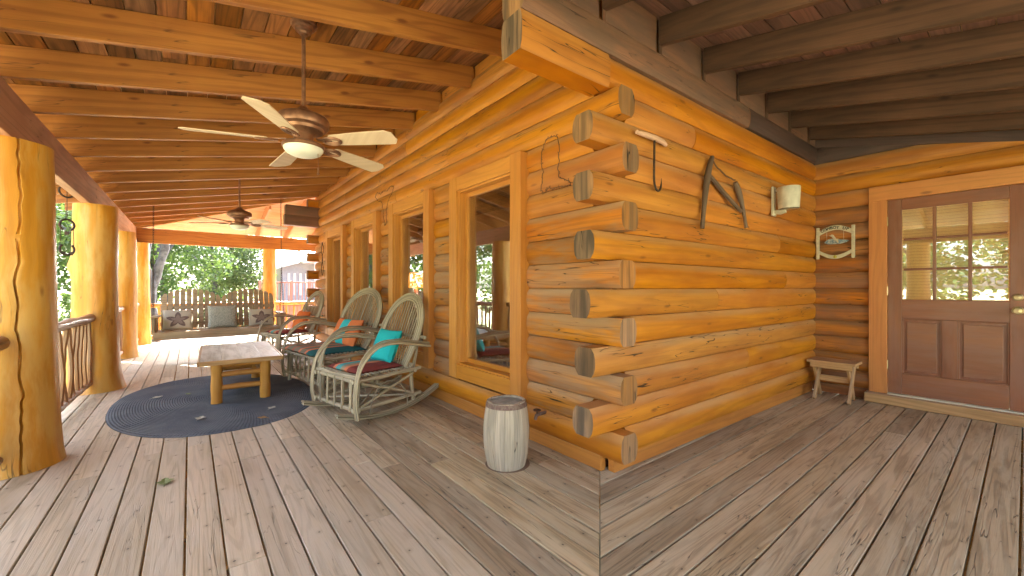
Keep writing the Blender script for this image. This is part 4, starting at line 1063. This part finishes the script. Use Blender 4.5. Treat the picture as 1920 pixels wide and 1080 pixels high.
def hay_hook():
    x = 2.40; y = wy(x); root = empty('hay_hook', (x, y, 0), 0, 'iron hay hook with a pale wooden cross handle near the log corner', 'hay hook')
    m = MB(); m.tube([(-.19, -.035, 2.165), (-.10, -.038, 2.168), (0, -.04, 2.17), (.10, -.038, 2.166), (.15, -.03, 2.158)], [.013, .017, .019, .017, .014], 12); m.build('handle', M['handle'], root, smooth=True)
    m = MB(); m.tube(bez([(0, -.04, 2.19), (.004, -.036, 2.05), (.012, -.030, 1.90), (.03, -.030, 1.845), (.065, -.030, 1.832), (.09, -.032, 1.865), (.092, -.034, 1.92)], 6), [.0075]*30+[.0065, .006, .005, .004, .003, .0022, .0015], 8)
    m.build('hook', M['iron'], root, smooth=True)
hay_hook()
def hames():
    def P(x, z, o=-.03): return (x, wy(x)+o, z)
    root = empty('harness_frame', (0, 0, 0), 0, 'grey-brown bent wooden frame shaped like a letter A on the log wall', 'harness frame')
    m = MB(); p = bez([P(3.18, 2.20), P(3.13, 2.10), P(3.09, 1.97), P(3.06, 1.82), P(3.03, 1.63)], 6); m.tube(p, [.016+.008*math.sin(math.pi*min(1, i/20)) for i in range(len(p))], 10); m.build('left_bar', M['antler'], root, smooth=True)
    m = MB(); p = bez([P(3.56, 2.06), P(3.63, 1.98), P(3.70, 1.86), P(3.765, 1.70)], 6); m.tube(p, [.019+.005*math.sin(i*.3) for i in range(len(p))], 10); m.build('right_bar', M['antler'], root, smooth=True)
    m = MB(); m.tube([P(3.11, 2.06), P(3.35, 1.95), P(3.67, 1.83)], [.015, .019, .015], 9); m.build('cross_bar', M['antler'], root, smooth=True)
    m = MB(); rr = random.Random(2); m.tube([P(3.17+.39*i/12, 2.175-.095*i/12-.03*math.sin(math.pi*i/12)+rr.uniform(-.006, .006)) for i in range(13)], .006, 6); m.build('chain', M['rust'], root, smooth=True)
hames()
def sign():
    X = 5.592; root = empty('hanging_sign', (X, 1.30, 0), 0, 'cream framed sign with a small grey-blue and white cut-out hanging inside, left of the door', 'sign')
    yl, yr, z0, z1 = 1.462, 1.148, 1.505, 1.86; cm = M['signpaint']
    for y in (yl, yr): m = MB(); m.box(X-.02, X+.004, y-.014, y+.014, z0, z1, 2); m.build('side_post', cm, root, bevel=.003)
    def arc(zc, amp, hgt):
        pts = []; n = 14
        for i in range(n+1): f = i/n; pts.append((X-.014, yl-.014+(yr-yl+.028)*f, zc+amp*math.sin(math.pi*f)))
        return pts+[(p[0], p[1], p[2]-hgt) for p in reversed(pts)]
    m = MB(); m.prism(arc(1.822, .052, .052), (.012, 0, 0)); hd = m.build('header', cm, root, bevel=.002)
    m = MB(); m.prism(arc(1.600, -.058, .040), (.012, 0, 0)); m.build('footer', cm, root, bevel=.002)
    txt = 'COWBOY UP'
    for i, ch in enumerate(txt):
        if ch == ' ': continue
        f = .15+.68*i/(len(txt)-1); cu = bpy.data.curves.new('letter', 'FONT'); cu.body = ch; cu.size = .040; cu.align_x = 'CENTER'; cu.extrude = .001; cu.offset = .0012
        o = bpy.data.objects.new('letter', cu); C.objects.link(o); dg = bpy.context.evaluated_depsgraph_get(); me = bpy.data.meshes.new_from_object(o.evaluated_get(dg)); bpy.data.objects.remove(o)
        me.materials.clear(); me.materials.append(M['ink']); L = bpy.data.objects.new('letter', me); C.objects.link(L); L.parent = hd
        ang = math.atan(.052*math.pi*math.cos(math.pi*f)/.31)
        L.rotation_euler = (R(90), 0, R(-90)); L.matrix_basis = Matrix.Translation((X-.0165, yl+(yr-yl)*f, 1.822+.052*math.sin(math.pi*f)-.040)) @ Matrix.Rotation(ang, 4, (-1, 0, 0)) @ Matrix.Rotation(R(-90), 4, 'Z') @ Matrix.Rotation(R(90), 4, 'X')
    def flat(nm, pts, x, mat, th=.006): m = MB(); m.prism([(x, 1.305-a, 1.70+b) for a, b in pts], (th, 0, 0)); return m.build(nm, mat, root, bevel=.001)
    flat('blue_shape', [(-.10, -.015), (-.085, .005), (-.06, .022), (-.03, .028), (0, .015), (.04, .012), (.09, .005), (.125, -.006), (.10, -.02), (.05, -.035), (0, -.035), (-.06, -.032)], X-.012, M['bluegrey'])
    flat('white_shape', [(-.055, .062), (-.038, .064), (-.026, .074), (-.012, .066), (.002, .040), (.016, .018), (.030, .022), (.028, .004), (.034, -.022), (.022, -.024), (.012, .002), (-.010, .014), (-.030, .046), (-.045, .056)], X-.019, cm)
    for a in (-.075, .075): m = MB(); m.tube([(X-.008, 1.305-a, 1.715), (X-.008, 1.305-a, 1.83)], .0015, 5); m.build('cord', cm, root)
    m = MB(); m.lathe([(.0001, 0), (.017, 0), (.015, .005), (.0001, .006)], (X-.014, 1.305, 1.525), 20, Matrix.Rotation(R(-90), 4, 'Y')); m.build('medallion', M['yellow'], root)
    for c_ in children(root): c_.location = (-X, -1.30, 0)
M['signpaint'] = plain('cream_sign_paint', (.62, .56, .40), .6, nscale=30, col2=(.50, .46, .36)); M['ink'] = plain('black_paint', (.03, .03, .025), .6)
M['bluegrey'] = plain('blue_grey_paint', (.12, .20, .28), .5, nscale=60, col2=(.42, .45, .46)); M['yellow'] = plain('yellow_paint', (.62, .50, .06), .5, nscale=120, col2=(.3, .3, .05))
sign()
def wire(name, pts, label, cat, x=1.985, close=True, barbs=True, r=.0032):
    rr = random.Random(len(label)); P = bez([(x, p[0], p[1]) for p in pts]+([(x, pts[0][0], pts[0][1])] if close else []), 5)
    P = [p+Vector((rr.uniform(-.004, .004), rr.uniform(-.005, .005), rr.uniform(-.005, .005))) for p in P]; m = MB(); m.tube(P, r, 5)
    if barbs:
        for i in range(2, len(P)-1, 3):
            for s in (-1, 1): d = Vector((rr.uniform(-.5, .2), rr.uniform(-1, 1), rr.uniform(-1, 1))).normalized()*.016; m.tube([P[i]-d*s, P[i]+d*s*.2], .002, 4)
    return tag(m.build(name, M['rust'], smooth=True), label, cat)
# cowboy boot outline (y decreases to the right in the picture)
wire('wire_boot', [(2.165, 2.14), (2.13, 2.22), (2.07, 2.235), (2.00, 2.22), (1.985, 2.10), (1.995, 1.98), (1.97, 1.93), (1.90, 1.90), (1.885, 1.87), (1.96, 1.872), (2.05, 1.875), (2.10, 1.885), (2.12, 1.865), (2.16, 1.868), (2.165, 1.92), (2.15, 2.0), (2.16, 2.07)], 'rusty barbed wire bent into a cowboy boot, right of the nearest window', 'wall ornament')
wire('wire_longhorn', [(5.52, 2.42), (5.45, 2.47), (5.33, 2.43), (5.22, 2.45), (5.10, 2.43), (4.98, 2.47), (4.88, 2.43), (4.96, 2.36), (5.06, 2.30), (5.10, 2.20), (5.14, 2.02), (5.19, 2.02), (5.24, 2.20), (5.28, 2.31), (5.42, 2.35)], 'rusty wire longhorn skull outline above the gap between two windows', 'wall ornament')
wire('wire_garland', [(8.38, 2.05), (8.44, 1.90), (8.36, 1.72), (8.45, 1.55), (8.36, 1.42), (8.30, 1.55), (8.37, 1.75), (8.29, 1.92)], 'tangled wire garland hanging on the wall beside the farthest window', 'wall ornament', r=.006)
def spigot():
    root = empty('water_spigot', (2.0, 2.18, .27), 0, 'small brass garden tap sticking out of the low log behind the keg', 'tap')
    m = MB(); m.tube([(.08, 0, 0), (-.03, 0, 0), (-.06, -.01, 0), (-.075, -.012, -.03)], [.012, .012, .013, .011], 10); m.build('spout', M['hoop'], root, smooth=True)
    m = MB(); m.tube([(-.045, 0, 0), (-.045, 0, .03)], .006, 8); m.tube([(-.045+.024*math.cos(t), .024*math.sin(t), .032) for t in [2*math.pi*i/14 for i in range(14)]], .005, 6, closed=True); m.tube([(-.068, 0, .032), (-.022, 0, .032)], .004, 6); m.build('handle', M['rust'], root, smooth=True)
spigot()
def chime():
    # at a point seen between the first and second posts
    root = empty('horseshoe_chime', (-1.0, 6.15, .12), 0, 'hanging chain of black horseshoes between the two nearest posts', 'wind chime')
    def ring(z, r, a0, a1, w_=.009): 
        n = 22; m = MB(); m.tube([(r*math.cos(t)*.80, r*math.cos(t)*.6, z+r*math.sin(t)) for t in [R(a0+(a1-a0)*i/n) for i in range(n+1)]], w_, 7); m.build('horseshoe', M['iron'], root, smooth=True)
    ring(2.06, .062, 150, 390); ring(1.71, .058, -60, 240, .010); ring(1.46, .058, 130, 410, .010)
    m = MB(); m.tube([(0, 0, 2.45), (0, 0, 2.0), (0, 0, 1.79)], .003, 5)
    for s in (-1, 1): m.tube([(s*.04, s*.03, 1.70), (s*.045, s*.03, 1.45), (s*.02, s*.02, 1.40)], .003, 5)
    m.build('cord', M['iron'], root)
    for (z, s) in ((1.63, 0), (1.42, -.024), (1.42, .024)): m = MB(); m.box(-.016+s, .016+s, -.006+s*.6, .006+s*.6, z-.02, z+.015, 0); m.build('metal_block', M['iron'], root, bevel=.002)
chime()
# table lamp glowing behind the second window
def table_lamp():
    x, y = 3.09, 6.60; st = empty('side_table', (x, y, .12), 0, 'dark side table under the glowing lamp inside the room', 'side table')
    m = MB(); m.box(-.25, .25, -.25, .25, .70, .73, 0); m.build('table_top', M['door'], st, bevel=.004)
    for a in (-1, 1):
        for b in (-1, 1): m = MB(); m.box(a*.21-.02, a*.21+.02, b*.21-.02, b*.21+.02, -.10, .699, 2); m.build('leg', M['door'], st)
    r = empty('table_lamp', (x, y, .85), 0, 'glowing table lamp with an orange shade seen through the second window', 'lamp')
    m = MB(); m.lathe([(.07, .001), (.075, .015), (.03, .04), (.05, .12), (.06, .2), (.03, .30), (.012, .34), (.0001, .42)], n=24); m.build('lamp_base', M['bronze'], r, smooth=True)
    t = NT('lit_lampshade'); e = t.n('Emission'); e.inputs[0].default_value = (1, .30, .035, 1); e.inputs[1].default_value = .16; d = t.n('BsdfDiffuse'); d.inputs[0].default_value = (.6, .3, .1, 1); a = t.n('AddShader'); t.l(e.outputs[0], a.inputs[0]); t.l(d.outputs[0], a.inputs[1]); t.l(a.outputs[0], t.out.inputs[0])
    m = MB(); m.lathe([(.20, .33), (.19, .36), (.11, .60), (.10, .60), (.185, .355), (.196, .33), (.20, .33)], n=28, cap=False); m.build('lamp_shade', t.m, r, smooth=True)
    ld = bpy.data.lights.new('lamp_bulb', 'POINT'); ld.energy = 1.2; ld.color = (1, .6, .25); ld.shadow_soft_size = .05; lo = bpy.data.objects.new('lamp_bulb', ld); C.objects.link(lo); lo.location = (x, y, 1.2)
table_lamp()
# ================================================================ trees and shrubs
def leafmat(name, c1, c2, c3):
    t = NT(name); rnd = t.n('NewGeometry').outputs['Random Per Island']; tc = t.n('TexCoord').outputs['Object']
    c = t.mix(rnd, c1, c2); c = t.mix(t.ramp(t.noise(tc, .7, 3), .4, .65), c, c3)
    d = t.n('BsdfPrincipled'); t.l(c, d.inputs['Base Color']); d.inputs['Roughness'].default_value = .55; d.inputs['Specular IOR Level'].default_value = .3
    tr = t.n('BsdfTranslucent'); t.l(t.mix(.5, c, (.20, .30, .04), 'MIX'), tr.inputs[0]); mx = t.n('MixShader'); mx.inputs[0].default_value = .28
    t.l(d.outputs[0], mx.inputs[1]); t.l(tr.outputs[0], mx.inputs[2]); t.l(mx.outputs[0], t.out.inputs[0]); return t.m
M['leafA'] = leafmat('oak_leaves', (.03, .065, .018), (.07, .115, .035), (.04, .085, .025)); M['leafB'] = leafmat('pale_leaves', (.06, .10, .04), (.11, .15, .06), (.05, .085, .035))
M['bark'] = plain('grey_bark', (.09, .085, .09), .95, nscale=7, col2=(.04, .037, .04), bstr=1.0)
def crown_mb(cx, cz, rx, rz, n, size, seed, lobes=16):
    rr = random.Random(seed); m = MB(); cl = []
    for i in range(lobes):
        while True:
            p = Vector((rr.uniform(-1, 1), rr.uniform(-1, 1), rr.uniform(-1, 1)))
            if .35 < p.length < 1: break
        cl.append((Vector((p.x*rx, p.y*rx, cz+p.z*rz)), rr.uniform(.22, .42)*rx))
    for i in range(n):
        c, r = cl[rr.randrange(lobes)]
        d = Vector((rr.gauss(0, 1), rr.gauss(0, 1), rr.gauss(0, 1))).normalized()*r*rr.uniform(.45, 1.1)**.7; d.z *= .7
        p = c+d; a = Vector((rr.gauss(0, 1), rr.gauss(0, 1), rr.gauss(0, .6))).normalized()*size*rr.uniform(.6, 1.2); b = a.cross(Vector((rr.gauss(0, 1), rr.gauss(0, 1), rr.gauss(0, 1)))).normalized()*size*.34
        k = len(m.v); m.v += [p-a*.5, p+b*.9, p+a*.6, p-b*.9]; m.f.append((k, k+1, k+2, k+3)); m.mi.append(0); m.uv.append([(0, 0)]*4)
    return m, cl
def tree_proto(name, h, rx, rz, n, size, seed, mat, lean=0, tr=.16):
    m, cl = crown_mb(0, h-rz, rx, rz, n, size, seed); t_ = MB(); rr = random.Random(seed)
    t_.tube([(lean*(i/8)**1.3+rr.uniform(-.05, .05), rr.uniform(-.05, .05), -1.2+(h-rz+1.2)*i/8) for i in range(9)], [tr*(1-.6*i/8)*(1.35 if i == 0 else 1) for i in range(9)], 10)
    for c, r in cl[:9]: 
        a = Vector((lean*.6, 0, (h-rz)*rr.uniform(.45, .9))); mid = a.lerp(c, .5)+Vector((0, 0, .2)); t_.tube([a, mid, c], [tr*.36, tr*.22, tr*.08], 6)
    return m, t_
def tree(x, y, proto, mat, label, rz=0, s=1.0, name='leafy_tree', group='leafy trees around the porch', cache={}):
    root = empty(name, (x, y, 0), rz, label, 'tree', group); root.scale = (s, s, s)
    if proto not in cache:
        a, b = tree_proto(*proto); c_ = a.build('crown', mat, root, fixn=False); t_ = b.build('trunk', M['bark'], root, smooth=True); cache[proto] = (c_, t_)
    else:
        for o in cache[proto]: k = o.copy(); C.objects.link(k); k.parent = root
    return root
PA = ('a', 6.6, 3.0, 2.7, 9000, .17, 1, None, .3, .17); PB = ('b', 5.2, 2.4, 2.2, 8000, .15, 2, None, -.3, .13); PC = ('c', 8.5, 3.4, 3.4, 9000, .2, 3, None, .4, .2)
tree(-1.2, 20.5, PA, M['leafA'], 'dense green tree seen above the left half of the swing', 0)
tree(1.0, 23.0, PB, M['leafB'], 'paler green tree above the middle of the swing', .5, 1.05)
tree(-3.6, 24.0, PC, M['leafA'], 'tall dark tree behind the far corner post', 1)
tree(2.3, 33.0, PA, M['leafB'], 'distant pale tree beside the white roof', 2, 1.0)
tree(-1.0, 27.5, PC, M['leafA'], 'tall green tree far behind the swing chain', 2.2, 1.1)
tree(-6.5, 30.0, PC, M['leafB'], 'tall pale tree far left beyond the porch', 1.2, 1.1)
tree(-5.2, 17.0, PA, M['leafA'], 'green tree seen past the second thick post', 3, .95)
tree(-5.5, 11.5, PB, M['leafA'], 'low green tree in the slit between the two nearest posts', 4, 1.05)
i_ = 0
for (x, y, p, s) in ((-12, 15, PC, 1), (-12.5, 8, PA, 1.0), (-15, 3.0, PC, 1), (-13, -1.5, PB, 1.2), (-18, -6, PC, 1.1), (-16, 10, PC, 1.2), (-8, -10, PA, 1), (2, -14, PC, 1), (10, -13, PA, 1.1)):
    tree(x, y, p, M['leafB'] if i_ % 3 == 1 else M['leafA'], ['broad tree in the yard left of the porch', 'bushy tree reflected in the window panes', 'tall tree reflected in the door panes', 'small tree left of the porch steps', 'tall tree at the yard edge', 'tall tree at the back of the left yard', 'tree standing behind the viewer on the left', 'tall tree behind the viewer', 'tree behind the viewer on the right'][i_], i_*1.1, s); i_ += 1
def woods():
    rr = random.Random(77); m = MB(); cl = []
    for k in range(90):
        a = 2*math.pi*k/90+rr.uniform(-.03, .03); d = rr.uniform(42, 62); r = rr.uniform(3, 5)
        for j in range(4): cl.append((Vector((d*math.sin(a)+rr.uniform(-2, 2), d*math.cos(a)+rr.uniform(-2, 2), rr.uniform(.5, 7.5))), r*rr.uniform(.6, 1)))
    for i in range(60000):
        c, r = cl[rr.randrange(len(cl))]; d = Vector((rr.gauss(0, 1), rr.gauss(0, 1), rr.gauss(0, 1))).normalized()*r*rr.uniform(.6, 1.05); p = c+d
        a = Vector((rr.gauss(0, 1), rr.gauss(0, 1), rr.gauss(0, .6))).normalized()*.5; b = a.cross(Vector((rr.gauss(0, 1), rr.gauss(0, 1), rr.gauss(0, 1)))).normalized()*.22
        k = len(m.v); m.v += [p-a*.5, p+b*.9, p+a*.6, p-b*.9]; m.f.append((k, k+1, k+2, k+3)); m.mi.append(0); m.uv.append([(0, 0)]*4)
    tag(m.build('woods', M['leafA'], fixn=False), 'distant mass of trees all around the yard', 'woods', kind='stuff')
woods()
def trunk_tree():
    root = empty('twisted_tree', (-1.05, 15.0, 0), 0, 'twisted grey trunk forking beside the swing chain', 'tree'); m = MB()
    m.tube(bez([(.35, 0, -1.1), (.28, 0, 0), (.18, 0, .8), (.30, .1, 1.5), (.50, 0, 2.3), (.60, 0, 3.4)], 6), [.135-.05*i/30 for i in range(31)], 12); m.tube(bez([(.25, 0, 1.2), (.10, 0, 1.8), (.15, .1, 2.6), (-.1, 0, 3.6)], 6), [.09-.04*i/18 for i in range(19)], 9)
    rr = random.Random(3); v = []
    for p in m.v: n_ = noise.noise(p*3.0); v.append(p+Vector((n_, noise.noise(p*3+Vector((9, 0, 0))), 0))*.05)
    m.v = v; m.build('trunk', M['bark'], root, smooth=True)
    c, _ = crown_mb(0, 4.0, 1.7, .9, 2600, .13, 12, 8); c.v = [p+Vector((.5, 0, 0)) for p in c.v]; c.build('crown', M['leafA'], root, fixn=False)
trunk_tree()
def shrub(x, y, r, h, seed, mat, label):
    m, _ = crown_mb(0, h*.45-.85, r, h*.55, 2400, .11, seed, 10); root = empty('shrub', (x, y, 0), 0, label, 'shrub', 'low shrubs beyond the far railing'); m.build('foliage', mat, root, fixn=False)
    s = MB(); rr = random.Random(seed)
    for k in range(5): s.tube([(0, 0, -1.0), (rr.uniform(-.3, .3)*r, rr.uniform(-.3, .3)*r, -.4), (rr.uniform(-.6, .6)*r, rr.uniform(-.6, .6)*r, h*.4-.9)], [.02, .015, .006], 5)
    s.build('stem', M['bark'], root, smooth=True)
shrub(-2.0, 16.0, 1.2, 2.1, 21, M['leafA'], 'dark shrub behind the foot of the twisted trunk'); shrub(.6, 20.2, 1.1, 1.9, 22, M['leafA'], 'round shrub behind the left half of the swing')
shrub(2.2, 21.0, 1.0, 1.6, 23, M['leafB'], 'pale shrub behind the right half of the swing'); shrub(-3.5, 13.5, 1.0, 2.2, 24, M['leafA'], 'shrub close to the railing left of the corner post')
shrub(-3.2, 9.5, .9, 2.0, 25, M['leafB'], 'shrub outside the railing between the nearest posts')
# ================================================================ neighbouring house and its red deck
def neighbour():
    W_ = plain('white_trim', (.72, .72, .72), .6); G_ = plain('grey_siding', (.36, .37, .42), .8, nscale=3, col2=(.30, .31, .36)); RF = plain('white_metal_roof', (.62, .63, .64), .35, .3); BL = plain('blue_grey_chimney', (.10, .20, .28), .8)
    N = empty('grey_house', (0, 0, 0), 0, 'grey neighbouring house with white posts and a pale metal roof', 'house')
    m = MB(); m.prism([(4.1, 26.8, -1), (4.1, 26.8, 2.35), (5.3, 26.8, 2.75), (9.5, 26.8, 2.75), (9.5, 26.8, -1)], (0, 5, 0)); m.build('wall', G_, N)
    m = MB(); m.prism([(3.4, 26.2, 2.12), (5.3, 26.2, 2.80), (6.3, 26.2, 3.0), (6.3, 26.2, 3.12), (5.3, 26.2, 2.92), (3.4, 26.2, 2.24)], (0, .3, 0)); m.quadbox([(1.2, 26.5, 1.6), (5.3, 26.5, 2.85), (5.3, 26.5, 2.95), (1.2, 26.5, 1.7), (1.2, 36, 4.6), (5.3, 36, 5.6), (5.3, 36, 5.7), (1.2, 36, 4.7)]); m.quadbox([(5.3, 26.5, 2.85), (11, 26.5, 2.85), (11, 26.5, 2.95), (5.3, 26.5, 2.95), (5.3, 33, 5.8), (11, 33, 5.8), (11, 33, 5.9), (5.3, 33, 5.9)]); m.build('roof', RF, N)
    m = MB(); m.box(5.2, 9, 23.6, 26.7, 2.62, 2.75, 0); m.build('porch_roof', W_, N)
    m = MB(); m.box(6.3, 6.9, 27.5, 28.1, 2.9, 4.4, 2); m.build('chimney', BL, N, bevel=.02)
    for k in range(4):
        x = 4.46+.31*k; m = MB(); m.box(x, x+.12, 26.74, 26.85, .75, 2.05, 2); m.build('window', W_, N)
    for x, y in ((5.28, 23.7), (8.6, 23.7)): m = MB(); m.box(x, x+.24, y, y+.24, .45, 2.62, 2); m.build('column', W_, N, bevel=.01)
    Dk = wood('red_deck_stain', (.30, .09, .045), (.24, .07, .035), (.1, .03, .02), knot=0, var=.2); root = empty('red_deck', (0, 0, 0), 0, 'reddish-brown raised deck with railing in front of the grey house', 'deck')
    m = MB(); m.box(2.2, 9, 20.5, 26.7, .30, .45, 0); m.build('platform', Dk, root, bevel=.01)
    m = MB(); m.box(2.2, 9, 20.42, 20.5, -.9, .44, 0); m.build('fascia', Dk, root)
    for x in (2.3, 3.5, 4.25, 5.9, 7.4): m = MB(); m.box(x, x+.11, 20.45, 20.56, -1, 1.5, 2); m.build('post', Dk, root, bevel=.008)
    for z in (1.40, .56): m = MB(); m.box(2.3, 8.8, 20.47, 20.54, z, z+.06, 0); m.build('rail', Dk, root, bevel=.005)
    for k in range(46): x = 2.45+.14*k; m = MB(); m.box(x, x+.03, 20.49, 20.52, .62, 1.40, 2); m.build('baluster', Dk, root)
    r2 = empty('red_stair_railing', (0, 0, 0), 0, 'reddish-brown stair railing sloping down outside the far end of the porch', 'railing')
    m = MB(); m.beam((4.35, 14.6, 1.42), (3.2, 14.6, .66), .09, .05); m.build('handrail', Dk, r2, bevel=.005)
    m = MB(); m.box(1.95, 3.25, 14.5, 14.68, .60, .66, 0); m.build('cap_rail', Dk, r2, bevel=.006)
    for k in range(12): x = 2.0+.115*k; m = MB(); m.box(x, x+.04, 14.56, 14.60, -.95, .60, 2); m.build('baluster', Dk, r2)
    for k in range(8): x = 3.3+.13*k; m = MB(); m.box(x, x+.04, 14.56, 14.60, -.95, .68+.76*(x-3.2)/1.15, 2); m.build('baluster', Dk, r2)
neighbour()
